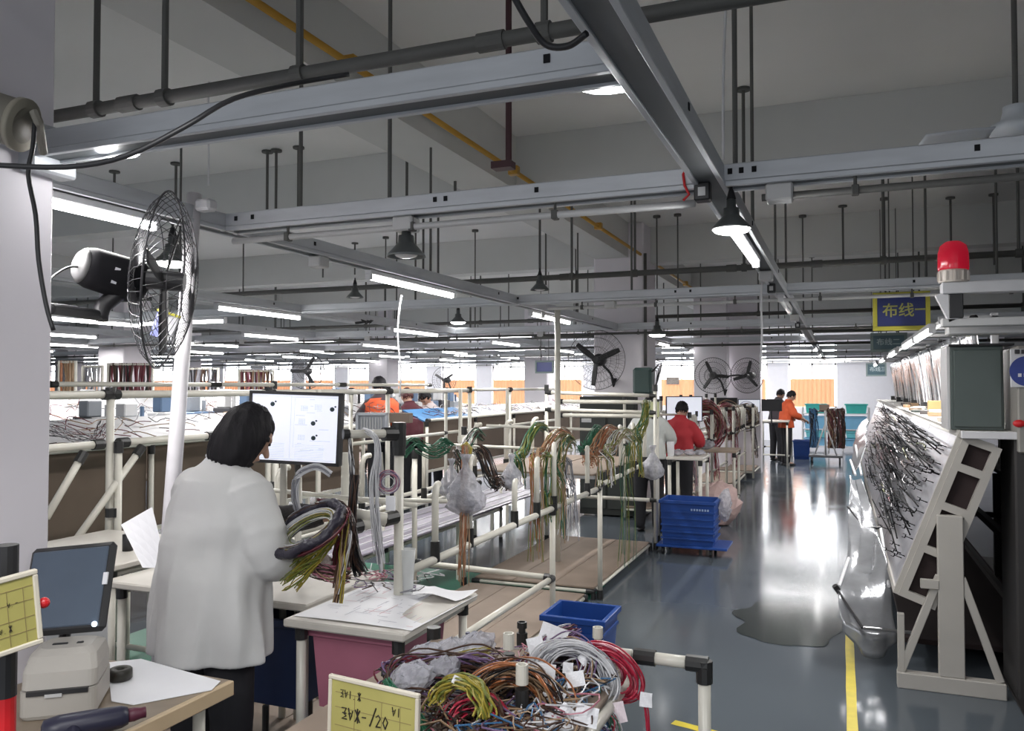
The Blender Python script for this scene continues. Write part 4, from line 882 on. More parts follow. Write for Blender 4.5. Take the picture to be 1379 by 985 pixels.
for i, (px, py, d) in enumerate(((622, 882, 2.5), (630, 858, 2.75), (639, 857, 2.78))):
    m = MB(); m.cyl(PD(px, py+4, d), PD(px, py-6, d), .016 if i == 0 else .008, 12); tag(m.build('connector', DKC, None), ['round navy connector on the cart', 'small dark connector left of its twin above the cart bags', 'small dark connector right of its twin above the cart bags'][i], 'connector')
# paper tags
Q = random.Random(12)
for i, (px, py, d, w_, h_, rz) in enumerate(((745, 858, 2.6, .09, .07, 20), (722, 872, 2.5, .05, .06, -15), (735, 905, 2.3, .055, .045, 10), (765, 900, 2.35, .03, .03, 5), (745, 940, 2.2, .06, .05, 30), (775, 915, 2.25, .05, .04, -10), (790, 965, 2.1, .06, .05, 15), (738, 975, 2.1, .06, .05, -20), (762, 965, 2.1, .05, .05, 40), (834, 960, 2.3, .035, .055, -12), (870, 943, 2.38, .036, .04, 8), (618, 918, 2.12, .035, .02, 25), (790, 885, 2.4, .03, .05, 60))):
    Mt = Matrix.Translation(PD(px, py, d)) @ Euler((rad(-25), rad(rz), YAW)).to_matrix().to_4x4()
    m = MB(); m.grid(lambda u, v: Mt @ V(((u-.5)*w_, .004*math.sin(u*5+v*4), (v-.5)*h_)), 6, 6)
    o = m.build('paper_tag', mat('pink_paper', (.72, .62, .66), .6) if i == 9 else PAPER); o.modifiers.new('s', 'SOLIDIFY').thickness = .001
    lb = ['large white bag tag at the back of the cart beside the blue crate', 'white paper tag left of the middle stub post', 'white tag lying across the centre of the cart wires', 'tiny white tag near the middle stub', 'white tag at the front centre of the cart', 'small tilted white tag inside the white wire loop', 'white tag at the lower right of the cart wires', 'white tag at the lower left of the blue wires', 'white tag in the middle of the blue wires', 'pink paper tag on the hanging red wires', 'white connector on the thin red wires at the far right', 'small white tag wrapped on the yellow coil', 'white tag beside the red loop'][i]
    tag(o, lb, 'tag' if i != 10 else 'connector')
m = MB(); Q = random.Random(14); cols = ['white', 'violet', 'brown', 'black', 'blue', 'pink', 'tan']
for k in range(230):
    m.cm = Q.randrange(7); c = V((Q.uniform(-1.08, -.66), Q.uniform(1.65, 2.45), .778)); m.tube(sm([c+V((Q.uniform(-.08, .08), Q.uniform(-.08, .08), Q.uniform(0, .05))) for _ in range(5)], 12), .0024, 4, caps=False)
tag(m.build('loose_wires', [wmat(c, 0) for c in cols]), 'bed of loose mixed wires heaped in the cart', 'loose wires', kind='stuff')
bin_('storage_crate', (-1.44, 4.0, .14), (-1.12, 4.3, .47), BLUE, 'blue crate on the floor behind the harness cart', ribs=2, cat='crate')
bin_('storage_crate', (-1.44, 4.0, .0), (-1.12, 4.3, .125), BLUE, 'shallow blue crate under the crate behind the cart', ribs=0, cat='crate')
# ================================================================ PEOPLE
def person(label, loc, rot, el, wr, bend=10, head=(0, 20), top=None, trous=TROU, hem=.70, ease=.045, sleeve=1.0, hair='short', vox=.013, S_=1.0, hoff=(0, 0), seat=False, vest=None, capc=None, cuff=None, group=None, fing=.0095):
    """el / wr = (left, right) joints in body space: x right, y forward, z up."""
    t = thing('person', label, 'person', loc, group)
    M0 = Matrix.Translation(V(loc)) @ Rz(rot) @ Matrix.Scale(S_, 4)
    piv = V((0, 0, .95)); B = Matrix.Translation(piv) @ Matrix.Rotation(-rad(bend), 4, 'X') @ Matrix.Translation(-piv)
    dz = -.42 if seat else 0
    D = Matrix.Translation(V((0, 0, dz)))
    T = M0 @ D @ B; T0 = M0 @ D
    def ell(z, rx, ry, cx=0, cy=0, n=28, f=None, M=None):
        return [(M or T) @ V((cx+(rx+(f(2*math.pi*k/n, z) if f else 0))*math.cos(2*math.pi*k/n), cy+(ry+(f(2*math.pi*k/n, z) if f else 0))*math.sin(2*math.pi*k/n), z)) for k in range(n)]
    sh = [V((-.158, -.005, 1.268)), V((.158, -.005, 1.268))]
    el = [V(p) for p in el]; wr = [V(p) for p in wr]
    nb = V((hoff[0]*.4, .01+hoff[1]*.3, 1.385)); hc_ = V((hoff[0], .045+hoff[1], 1.475))
    HM = T @ Matrix.Translation(hc_) @ Matrix.Rotation(-rad(head[0]), 4, 'Z') @ Matrix.Rotation(-rad(head[1]), 4, 'X')
    # body, one continuous surface
    m = MB()
    m.loft([ell(.84, .12, .09, M=T0), ell(.92, .16, .11), ell(1.02, .13, .09), ell(1.16, .145, .095), ell(1.27, .16, .095), ell(1.335, .12, .075), ell(1.365, .06, .055)])
    m.capsule(T @ V((0, -.01, 1.33)), .056, T @ nb, .05); m.capsule(T @ nb, .05, HM @ V((0, -.015, -.03)), .048)
    m.ball((0, 0, 0), (.073, .090, .108), 22, 16, M=None) if False else None
    m.ball(HM @ V((0, 0, .01)), (.072, .088, .100), 22, 16, M=HM.to_3x3().to_4x4()); m.ball(HM @ V((0, .022, -.052)), (.050, .055, .058), 16, 10, M=HM.to_3x3().to_4x4())
    m.capsule(HM @ V((0, .086, .008)), .007, HM @ V((0, .103, -.022)), .013, 8)
    for s_ in (-1, 1):
        m.ball(HM @ V((s_*.075, -.002, -.012)), (.012, .020, .030), 10, 6, M=HM.to_3x3().to_4x4())
        m.capsule(HM @ V((s_*.012, .083, .026)), .009, HM @ V((s_*.045, .068, .028)), .008, 8)
    m.capsule(HM @ V((-.02, .077, -.055)), .008, HM @ V((.02, .077, -.055)), .008, 8)
    if seat: legs = [(V((s_*.09, 0, .88)), V((s_*.11, .38, .88)), V((s_*.11, .36, .52))) for s_ in (-1, 1)]
    else: legs = [(V((s_*.085, 0, .86)), V((s_*.10, .012, .46)), V((s_*.105, -.01, .07))) for s_ in (-1, 1)]
    for h_, k_, a_ in legs:
        m.capsule(T0 @ h_, .085, T0 @ k_, .056); m.capsule(T0 @ k_, .054, T0 @ a_, .036); m.capsule(T0 @ a_, .035, T0 @ (a_+V((0, .11, -.03))), .028)
    for i, s_ in enumerate((-1, 1)):
        m.capsule(T @ sh[i], .052, T @ el[i], .040); m.capsule(T @ el[i], .038, T @ wr[i], .026)
        d = (wr[i]-el[i]).normalized(); up = V((0, 0, 1)); sd = d.cross(up).normalized()*(-s_); nn = sd.cross(d).normalized()
        if nn.z > 0: nn = -nn
        pc_ = wr[i]+d*.055
        m.capsule(T @ (wr[i]+d*.02-sd*.018), .016, T @ (wr[i]+d*.08-sd*.026), .014, 8); m.capsule(T @ (wr[i]+d*.02+sd*.012), .016, T @ (wr[i]+d*.08+sd*.02), .014, 8); m.capsule(T @ (wr[i]+d*.01), .022, T @ (wr[i]+d*.07), .018, 8)
        for q, ln in enumerate((.062, .072, .068, .054)):
            b0 = wr[i]+d*.083+sd*(.028-.0185*q); b1 = b0+d*ln*.45+nn*.012; b2 = b1+d*ln*.22+nn*.024
            m.capsule(T @ b0, fing, T @ b1, fing*.92, 8); m.capsule(T @ b1, fing*.92, T @ b2, fing*.8, 8)
        b0 = wr[i]+d*.03+sd*.026; b1 = b0+d*.03+sd*.024+nn*.012; b2 = b1+d*.03+nn*.01
        m.capsule(T @ b0, fing*1.15, T @ b1, fing*1.05, 8); m.capsule(T @ b1, fing*1.05, T @ b2, fing*.9, 8)
    o = m.build('body', SKIN, t, smooth=True)
    r_ = o.modifiers.new('r', 'REMESH'); r_.mode = 'VOXEL'; r_.voxel_size = vox*.62; r_.use_smooth_shade = True
    q_ = o.modifiers.new('s', 'SMOOTH'); q_.iterations = 3
    # eyes
    m = MB()
    for s_ in (-1, 1): m.ball(HM @ V((s_*.029, .079, .012)), (.011, .007, .006), 10, 6, M=HM.to_3x3().to_4x4())
    m.build('eyes', BLACK, t, smooth=True)
    # trousers
    m = MB()
    for h_, k_, a_ in legs:
        m.capsule(T0 @ h_, .10, T0 @ k_, .075, 16); m.capsule(T0 @ k_, .074, T0 @ (a_+V((0, 0, .02))), .062, 16)
    m.loft([ell(.80, .13, .10, M=T0), ell(.90, .17, .122, M=T0), ell(.98, .155, .115, M=T0), ell(1.03, .14, .105, M=T0)])
    o = m.build('trousers', trous, t, smooth=True); r_ = o.modifiers.new('r', 'REMESH'); r_.mode = 'VOXEL'; r_.voxel_size = vox*1.2; r_.use_smooth_shade = True
    for h_, k_, a_ in legs:
        m = MB(); c = T0 @ (a_+V((0, .05, -.042))); m.ball(c, (.046, .125, .032), 14, 8, M=(M0.to_3x3().normalized()).to_4x4()); m.build('shoe', BLACK, t, smooth=True)
    # coat / shirt
    top = top or COAT
    def fold(a, z):
        k = max(0, min(1, (1.28-z)/.6)); return k*(.017*math.sin(a*5+z*4)+.011*math.sin(a*11+2-z*9)+.004*math.sin(a*17+z*3))+.007*math.sin(a*3+z*19)*(1-k*.6)*(1 if e > .04 else .5)+.009*math.sin(a*2-z*31+1)*max(0, 1-abs(z-1.12)/.15)
    e = ease; m = MB(); zs = [hem+(1.30-hem)*k/16 for k in range(17)]; rings = []
    for z in zs:
        u = (z-hem)/(1.30-hem); rx = (.178+e*(1.45-.75*u))*(1-.26*max(0, (u-.74)/.26)**1.5)-.018*math.exp(-((u-.5)/.25)**2)*(1 if e < .05 else .3); ry = .112+e*(1.3-.7*u)
        Mz = T if z > .95 else T0 @ Matrix.Translation(V((0, 0, 0)))
        rings.append(ell(z, rx, ry, n=40, f=fold, M=Mz))
    rings += [ell(1.335, .125+e*.25, .095+e*.2, n=40), ell(1.362, .095, .08, n=40), ell(1.385, .072, .068, n=40), ell(1.40, .064, .062, n=40)]
    m.loft(rings)
    for i, s_ in enumerate((-1, 1)):
        end = el[i].lerp(wr[i], max(0, sleeve)) if sleeve > 0 else sh[i].lerp(el[i], 1+sleeve)
        r0 = .062+e*.45
        if sleeve > 0:
            P = sm([sh[i]+V((-s_*.03, 0, .0)), sh[i].lerp(el[i], .5)+V((0, -.008, 0)), el[i]+V((0, 0, -.005)), end], 21); L_ = len(P)
            m.tube([T @ p for p in P], [r0*(1.08-.22*k/L_)+.0016*math.sin(k*2.3)+.0025*math.sin(k*.7+1) for k in range(L_)], 22)
            m.ball(T @ P[0], r0*.98, 16, 10)
        else:
            m.capsule(T @ (sh[i]+V((-s_*.02, 0, 0))), r0, T @ end, r0*.95, 16)
    o = m.build('coat' if hem < .8 else 'shirt', top, t, smooth=True); r_ = o.modifiers.new('r', 'REMESH'); r_.mode = 'VOXEL'; r_.voxel_size = vox*.85; r_.use_smooth_shade = True
    q_ = o.modifiers.new('s', 'SMOOTH'); q_.iterations = 3
    m = MB(); m.tube([p for p in ell(1.392, .066, .064, n=24)], .009, 8, closed=True); m.build('collar', top, t, smooth=True)
    if cuff:
        for i in (0, 1):
            m = MB(); P = [el[i].lerp(wr[i], u) for u in (.30, .45, .6, .75, .88, .96)]; m.tube([T @ p for p in P], [.052, .058, .05, .055, .045, .034], 16); m.build('oversleeve', cuff, t, smooth=True)
    if vest:
        m = MB(); m.loft([ell(z, .20+e*.4, .135+e*.4) for z in (1.0, 1.1, 1.2, 1.27)]+[ell(1.325, .15, .11)]); m.build('vest', vest, t, smooth=True)
    # hair
    if hair:
        lo_z = {'short': -.045, 'bob': -.150, 'cap': -.01}[hair]; nU, nV = 44, 30; vs = []; keep = []
        for j in range(nV+1):
            ph = math.pi*(.995-.99*j/nV)*.92
            for i in range(nU):
                a = 2*math.pi*i/nU; nx, ny, nz_ = math.sin(ph)*math.cos(a), math.sin(ph)*math.sin(a), math.cos(ph)
                ns = .007*noise.noise(V((nx*3, ny*3, nz_*3)))+.004*math.sin(a*11+nz_*5)*.6
                p = V(((.083+ns)*nx, (.097+ns)*ny-.012, (.104+ns)*nz_+.018))
                if hair == 'bob':
                    dn = max(0, -nz_+.15); p = V(((.083+ns)*nx*(1+.40*dn), (.098+ns)*ny*(1+.15*dn)-.012, (.106+ns)*nz_+.018 - .07*dn))
                vs.append(HM @ p); keep.append((p.z > lo_z and not (p.y > .030 and p.z < .048 and abs(p.x) < (.066+.02*(p.z < -.03) if hair != 'bob' else .052)) and not (p.y > (.062 if hair == 'bob' else .02) and p.z < 0)) or (p.z > lo_z-.02 and p.y < -.02 and i % 3))
        fs = []
        for j in range(nV):
            for i in range(nU):
                q = (j*nU+i, j*nU+(i+1) % nU, (j+1)*nU+(i+1) % nU, (j+1)*nU+i)
                if all(keep[k] for k in q): fs.append(q)
        m = MB(); m.add(vs, fs); o = m.build('hair' if hair != 'cap' else 'cap', capc or HAIR, t, smooth=True); o.modifiers.new('s', 'SOLIDIFY').thickness = .008
    return t
wl_ = PD(284, 700, 2.95)
W1 = person('woman in a white cotton coat with black bobbed hair, her back to the camera', (wl_.x, wl_.y, 0), rad(-6), ((-.19, .18, 1.14), (.235, .03, 1.06)), ((.17, .40, 1.20), (.205, .265, 1.03)),
    bend=9, head=(24, 26), hair='bob', vox=.010, hoff=(.045, .0), ease=.052, sleeve=.42, hem=.69, cuff=mat('black_oversleeve', (.025, .022, .022), .8, bump=.4, scale=50), S_=1.0, fing=.0085)
tag(MB().grid(lambda u, v: lerp(lerp(PD(163, 707, 3.1), PD(205, 683, 3.1), u), lerp(PD(192, 765, 3.0), PD(225, 765, 3.0), u), v), 4, 4).build('paper_sheet', PAPER), 'white sheet of paper sticking out left of the standing woman', 'paper')
ORG = mat('orange_work_shirt', (.50, .075, .02), .8); REDS = mat('red_shirt', (.45, .03, .04), .8); PNKW = mat('pinkish_white_shirt', (.55, .48, .48), .8); DKM = mat('dark_maroon_shirt', (.07, .012, .02), .8); GRYS = mat('grey_shirt', (.55, .57, .55), .8)
work = dict(el=((-.24, .10, 1.10), (.24, .10, 1.10)), wr=((-.15, .33, 1.02), (.15, .33, 1.02)))
def at(px, d): p = PD(px, 500, d); return (p.x, p.y, 0)
person('worker with a dark jacket and orange vest seen from behind over the left benches', at(515, 10.6), rad(50), bend=8, top=mat('black_jacket', (.03, .02, .025), .8), vest=ORG, hem=.85, ease=.03, sleeve=.5, S_=1.12, head=(0, 12), **work)
person('dark haired worker bending in a dark maroon shirt left of the white shirted worker', at(556, 11.4), rad(60), bend=12, top=DKM, hem=.85, ease=.02, sleeve=.4, S_=1.03, capc=mat('dark_red_hair', (.06, .012, .012), .5), **work)
person('young worker in a pinkish white shirt leaning over the blue covered bench', at(583, 11.9), rad(170), bend=14, top=PNKW, hem=.85, ease=.02, sleeve=.2, S_=1.02, head=(0, 35), **work)
person('grey shirted worker partly hidden behind the yellow green bundle by the column', at(873, 9.3), rad(0), bend=8, top=GRYS, hem=.85, ease=.025, sleeve=.3, S_=.97, head=(-10, 20), **work)
person('worker in a red shirt at a small monitor beside the aisle', at(913, 9.75), rad(-8), bend=12, top=REDS, hem=.85, ease=.02, sleeve=.3, S_=.93, head=(0, 18), vest=None, **work)
person('worker in orange standing by the aisle far down the hall, sideways', at(1058, 17.0), rad(-70), bend=8, top=ORG, hem=.80, ease=.03, sleeve=.5, S_=.98, head=(0, 20), **work)
person('dark clothed worker just left of the orange worker far down the aisle', at(1045, 18.0), rad(-40), bend=10, top=mat('dark_shirt', (.06, .05, .06), .8), hem=.82, ease=.02, sleeve=.5, S_=1.0, **work)
person('small seated worker far behind the left benches near the fan', at(498, 15.8), rad(20), bend=14, top=DKM, hem=.85, ease=.02, sleeve=.4, S_=.98, **work)
# ================================================================ RIGHT WIRING BENCH
GWOOD = mat('grey_painted_wood', (.40, .38, .35), .6, var=.06, scale=5)
BRDF = mat('shiny_board_sheet', (.33, .33, .36), .3, .2, var=.14, scale=7, bump=.15)
FOIL = mat('clear_plastic_drape', (.34, .35, .37), .2, .5, var=.22, scale=6, bump=.5, alpha=.9)
XB, ZB, XT, ZT = .27, .50, .60, 1.385
RB = thing('wiring_bench', 'long tilted wiring board bench with end frame at the right of the aisle', 'bench', (.5, 8, 0))
bd = V((XT-XB, 0, ZT-ZB)).normalized(); bn = V((-bd.z, 0, bd.x)); BL_ = V((XT-XB, 0, ZT-ZB)).length
def BP(u, y, h=0): return V((XB, y, ZB))+bd*(u*BL_)+bn*h
YS = 5.05; segs = [(YS, 6.6), (6.62, 8.3), (8.32, 10.4), (10.42, 12.9), (12.92, 15.6)]
def quadbox(m, u0, u1, y0, y1, h0, h1):
    c = [BP(u, y, h) for h in (h0, h1) for u, y in ((u0, y0), (u1, y0), (u1, y1), (u0, y1))]
    m.add(c, [(0, 1, 2, 3), (7, 6, 5, 4), (0, 4, 5, 1), (1, 5, 6, 2), (2, 6, 7, 3), (3, 7, 4, 0)])
for (a, b) in segs:
    m = MB(); quadbox(m, 0, 1, a, b, -.012, 0); m.build('board_panel', BRDF, RB)
m = MB(); quadbox(m, -.005, .02, YS-.01, 15.6, -.02, .012); quadbox(m, .985, 1.01, YS-.01, 15.6, -.02, .014); quadbox(m, 0, 1, YS-.03, YS, -.03, .014); m.build('board_frame', GWOOD, RB)
# end frame (box section seen from the aisle)
m = MB()
def fb(u0, u1, h0, h1, y0=YS-.04, y1=YS): quadbox(m, u0, u1, y0, y1, h0, h1)
fb(0, 1.0, -.05, -.012); fb(0, 1.0, -.205, -.165)
for u in (.0, .29, .56, .80, .965): fb(u, u+.045, -.165, -.05)
m.build('end_frame', GWOOD, RB)
DKP = mat('dark_red_brown_back', (.02, .010, .010), .8)
m = MB(); quadbox(m, 0, 1, YS+.001, YS+.008, -.205, -.012); m.build('back_panel', DKP, RB)
# A frame stands
def stand(y):
    px0 = .27; t = thing('bench_stand', 'grey wooden A frame stand carrying the near end of the wiring bench' if y < 6 else ('middle grey wooden stand under the wiring bench' if y < 9 else 'furthest grey wooden stand under the wiring bench'), 'stand', (.53, y, 0))
    MB().box((.27, y-.035, .0), (.79, y+.035, .085), b=.004).build('base_beam', GWOOD, t)
    MB().box((.475, y-.025, .085), (.60, y+.025, .95), b=.004).build('upright', GWOOD, t)
    for s_, x in ((-1, .29), (1, .765)):
        xt = .485 if s_ < 0 else .59
        a = V((x, y, .085)); b = V((xt, y, .62)); d = (b-a).normalized(); L_ = (b-a).length; n = V((d.z, 0, -d.x))
        Mx = Matrix(((n.x, 0, d.x, a.x), (0, 1, 0, a.y), (n.z, 0, d.z, a.z), (0, 0, 0, 1)))
        MB().box((-.02, -.018, 0), (.02, .018, L_), M=Mx, b=.003).build('brace', GWOOD, t)
    MB().box((.275, y-.02, .085), (.31, y+.02, .40), b=.003).build('short_post', GWOOD, t)
    m = MB(); m.box((.39, y-.03, .55), (.48, y-.0, .60), b=.003); m.build('bracket', GWOOD, t)
    return t
stand(5.0); stand(8.3); stand(12.0)
# forks on the board : shared mesh, individual parts
fk = MB(); fk.box((-.003, -.004, 0), (.003, .004, .012)); fk.cyl((0, 0, .01), (0, 0, .045), .0028, 6); fk.box((-.012, -.003, .043), (.012, .003, .049)); fk.cyl((-.011, 0, .047), (-.011, 0, .065), .002, 5); fk.cyl((.011, 0, .047), (.011, 0, .065), .002, 5)
WDK = mat('dull_black_wire', (.010, .010, .011), .9, spec=.1)
fkm = fk.mesh('fork', WDK)
bar = MB(); bar.cyl((0, 0, 0), (0, .42, 0), .0048, 6); barm = bar.mesh('harness_wire', WDK)
Q = random.Random(17); Eb = Matrix(((bd.x, 0, bn.x), (0, 1, 0), (bd.z, 0, bn.z))).to_4x4()
def onb(name, me, u, y, h, rz=0, s_=1.):
    o = bpy.data.objects.new(name, me); COL.objects.link(o); o.parent = RB
    o.matrix_local = Matrix.Translation(BP(u, y, h)-wl(RB)) @ Eb @ Rz(rz) @ Matrix.Scale(s_, 4); return o
for k in range(130):
    y = 5.2+9*(Q.random()**1.6); onb('fork', fkm, Q.uniform(.08, .95), y, 0, Q.uniform(-.3, .3), .9)
for k in range(140):
    ln = Q.uniform(.7, 2.6); y = 5.2+6.5*(Q.random()**1.3)+(0 if k % 3 else Q.random()); u = Q.choice((Q.uniform(.60, .95), Q.uniform(.45, .95), Q.uniform(.12, .5)))
    o = onb('harness_wire', barm, u, y, .02+Q.random()*.03, Q.gauss(0, .03)); o.scale = (1, ln/.42, 1)
Q = random.Random(18); m = MB(); cols = ['black', 'black', 'maroon', 'brown', 'lime']
for k in range(90):
    m.cm = Q.choice((0, 0, 0, 1, 2, 3)) if k % 9 else 4; y = 5.5+7*Q.random(); u = Q.uniform(.2, .9); P = [BP(u, y, .03)]
    for j in range(5): y += Q.uniform(.08, .2); u += Q.gauss(0, .014); P.append(BP(min(.97, max(.04, u)), y, .025+Q.random()*.03))
    m.tube(sm(P, 10), .0035, 4, caps=False)
m.build('laid_wires', [wmat(c, 0) for c in cols], RB)['kind'] = 'stuff'
m = MB(); 
for k in range(24): m.box(tuple(BP(Q.uniform(.2, .5), Q.uniform(6, 7), .02)-V((.02, .02, .01))), tuple(BP(Q.uniform(.2, .5), 6.6, .03)-V((0, 0, 0)))) if False else None
# counter top on the board's upper edge
CTP = thing('counter_top', 'pale counter running along the top of the wiring bench with loose parts', 'counter', (1.0, 8, 1.39))
MB().box((.60, 5.0, 1.375), (1.30, 16, 1.405), b=.004).build('tabletop', TOPW, CTP); MB().box((.595, 4.96, 1.368), (1.32, 5.0, 1.408), b=.003).build('edge_band', WHITE, CTP); MB().box((.588, 5.0, 1.372), (.60, 16, 1.41)).build('edge_strip', GWOOD, CTP)
for y in (5.3, 8, 11, 14.5): MB().box((1.24, y, 0), (1.29, y+.05, 1.375), b=.004).build('leg', GWOOD, CTP)
def sbox(name, c, sz, m_, label, cat='box', rz=0, group=None):
    return tag(MB().box((-sz[0]/2, -sz[1]/2, 0), (sz[0]/2, sz[1]/2, sz[2]), M=Matrix.Translation(V(c)) @ Rz(rz), b=.004).build(name, m_, None, org=V(c)), label, cat, group)
CZ = 1.405
sbox('cardboard_box', (.78, 8.1, CZ), (.14, .09, .115), mat('tan_cardboard', (.36, .24, .10), .7), 'tan cardboard box standing on the counter left of the cabinet')
sbox('black_box', (.90, 8.0, CZ), (.10, .12, .12), BLACK, 'black box right beside the tan cardboard box on the counter')
Q = random.Random(5)
cl = [mat('odd_dark_part', (.04, .035, .035), .5), mat('odd_pale_part', (.5, .45, .4), .5), mat('odd_tan_part', (.3, .2, .12), .6), GREYC]
for k in range(26):
    sbox('loose_part', (Q.uniform(.66, .98), 5.9+k*.23+Q.random()*.1, CZ), (Q.uniform(.04, .12), Q.uniform(.04, .14), Q.uniform(.012, .04)), cl[k % 4], 'loose part on the counter above the tilted board, %s counted from the dark cabinet' % ORDW[k], 'part', Q.uniform(0, 3), 'loose parts along the counter')
for k in range(3):
    m = MB(); c = V((.86, 6.05+k*.55, CZ)); m.lathe([(.004, .0), (.05, .004), (.065, .022), (.063, .024), (.048, .008), (.004, .005)], c=c, n=20); tag(m.build('white_dish', WHITE, None, smooth=True), ['white dish on the counter nearest the dark cabinet', 'middle white dish on the counter', 'white dish on the counter furthest from the cabinet'][k], 'dish')
# dark cabinet on the counter
a = PY(1279, 570, 5.12); b = PY(1350, 466, 5.12)
CB = thing('electric_cabinet', 'dark grey green box cabinet with pale left side on the counter end', 'cabinet', (a.x, 5.12, 1.405))
MB().box((a.x+.004, 5.10, 1.407), (b.x, 5.42, b.z), b=.004).build('body', GREYC, CB); MB().box((a.x-.012, 5.11, 1.407), (a.x+.004, 5.42, b.z), b=.002).build('side_panel', FOAM, CB); MB().box((a.x+.02, 5.085, 1.425), (b.x-.012, 5.10, b.z-.02), b=.003).build('door', GREYC, CB)
MB().box((a.x-.006, 5.08, b.z), (b.x+.05, 5.44, b.z+.012), b=.002).build('top_plate', BLACK, CB)
# machine with blue round sticker
a = PY(1362, 485, 4.9)
MC = thing('test_machine', 'grey machine with a white plate and round blue sticker at the right edge', 'machine', (a.x+.2, 5.0, 0))
MB().box((a.x+.02, 4.97, 0), (a.x+.5, 5.4, PY(1365, 590, 4.9).z+.0), b=.01).build('lower_body', mat('dark_machine', (.03, .028, .028), .6), MC)
MB().box((a.x+.03, 4.93, 1.30), (a.x+.5, 5.35, 1.86), b=.008).build('upper_body', mat('warm_grey_machine', (.26, .25, .23), .5), MC)
MB().box((a.x-.002, 4.915, PY(1365, 522, 4.9).z), (a.x+.3, 4.93, PY(1365, 470, 4.9).z), b=.003).build('white_plate', WHITE, MC)
c = PY(1383, 500, 4.91); m = MB(); m.lathe([(0.0001, .0), (.078, .0), (.078, .004), (.0001, .004)], n=40, M=Matrix.Rotation(rad(90), 4, 'X'), c=(c.x, 4.915, c.z)); m.build('blue_sticker', mat('sticker_blue', (.01, .03, .22), .4), MC)
m = MB()
for i in range(3): m.box((c.x-.04+.026*i, 4.908, c.z-.03), (c.x-.025+.026*i, 4.9105, c.z-.012))
m.build('sticker_letters', WHITE, MC)
for px in (1370, 1379): q = PY(px, 474, 4.9); MB().box((q.x-.01, 4.905, q.z-.01), (q.x+.012, 4.916, q.z+.012), b=.002).build('button', BLACK, MC)
q = PY(1374, 571, 4.9); m = MB(); m.ball((q.x, 4.925, q.z), (.03, .015, .02), 14, 8); m.build('red_knob', RED, MC)
# upper frame with foil boards and tubes along the bench
UF = thing('upper_frame', 'white upper frame above the counter hung with shiny sheets', 'frame', (.75, 8, CZ))
MB().box((.57, 5.55, 2.03), (.60, 16, 2.06), b=.003).build('top_rail', WHITE, UF); 
ys = [5.75, 6.6, 7.6, 8.7, 9.9, 11.2, 12.6, 14.1, 15.6]
for i, y in enumerate(ys):
    MB().box((.86, y, CZ), (.90, y+.05, 2.10), b=.003).build('post', WHITE, UF); MB().box((.57, y, 2.06), (.90, y+.03, 2.085), b=.003).build('arm', WHITE, UF)
    MB().box((.80, y-.01, CZ), (.92, y+.08, CZ+.07), b=.004).build('foot_block', BLACK, UF)
for i in range(len(ys)-1):
    y0, y1 = ys[i]+.06, ys[i+1]-.02
    m = MB(); m.grid(lambda u, v: V((.885-.10*v+.012*noise.noise(V((u*9, v*3, i*3.1))), y0+(y1-y0)*u, CZ+.03+.58*v)), 26, 10); o = m.build('shiny_sheet', FOIL, UF, smooth=True); o.modifiers.new('s', 'SOLIDIFY').thickness = .003
    for k in range(4):
        y = y0+(y1-y0)*(k+.5)/4; m = MB(); m.cyl((.86, y, CZ+.03), (.80, y, 2.0), .006, 6); m.build('cable', [WHITE, BLACK, FOAM][k % 3], UF)
m = MB(); q = PY(1302, 437, 5.55); m.cyl((.565, 5.6, 2.045), (.72, 5.45, 2.045), .018, 12); m.build('rail_end', WHITE, UF); m = MB(); m.cyl((.715, 5.455, 2.045), (.735, 5.435, 2.045), .021, 12); m.build('end_cap', BLACK, UF)
m = MB(); m.cyl((.72, 5.45, 2.045), (.76, 5.45, CZ), .014, 10); m.build('post', WHITE, UF)
for i, (y0, ln) in enumerate(((5.7, 1.15), (7.0, 1.15), (9.2, 1.15), (11.6, 1.15), (14.0, 1.15))):
    tube_fix((.53, y0, 2.0), (.53, y0+ln, 2.0), ['bright tube light nearest above the wiring bench', 'second bright tube light above the wiring bench', 'third tube light above the wiring bench below the smaller sign', 'fourth tube light above the wiring bench', 'furthest tube light above the wiring bench'][i], light=i < 3)
# overhead beam with beacon
OB = thing('overhead_beam', 'white overhead beam carrying the red beacon at the right', 'beam', (1.2, 4.35, 2.09))
q = PY(1268, 400, 4.35); MB().box((q.x, 4.33, 2.085), (3.2, 4.42, 2.14), b=.004).build('beam', WHITE, OB)
MB().box((q.x+.0, 4.35, 1.93), (q.x+2.6, 4.41, 1.97), b=.004).build('lower_beam', FOAM, OB); MB().box((q.x+.03, 4.34, 1.97), (q.x+.09, 4.40, 2.085), b=.003).build('bracket', BLACK, OB)
MB().box((q.x+.04, 4.5, 1.90), (q.x+2.4, 4.62, 1.98), b=.006).build('duct', FOAM, OB)
MB().box((3.1, 4.3, 0), (3.2, 4.62, 2.14), b=.005).build('post', WHITE, OB)
m = MB(); m.box((-.02, -.02, 0), (.03, .03, .14), M=Matrix.Translation((q.x+.05, 4.37, 1.96)) @ Matrix.Rotation(rad(-24), 4, 'Y')); m.build('gusset', WHITE, OB)
c = PY(1284, 384, 4.37)
BC = thing('beacon', 'red warning beacon on a ribbed white base above the blue sign', 'beacon', (c.x, 4.37, 2.14))
m = MB(); m.lathe([(.062, 0), (.064, .01), (.064, .055), (.06, .06)], c=(c.x, 4.37, 2.14), n=28, cap=True); m.build('base', mat('beacon_base', (.62, .56, .50), .4), BC, smooth=False)
for k in range(12):
    a = k*rad(30); MB().box((-.004, -.004, 0), (.004, .004, .045), M=Matrix.Translation((c.x+.065*math.cos(a), 4.37+.065*math.sin(a), 2.147))).build('rib', MATS['beacon_base'], BC)
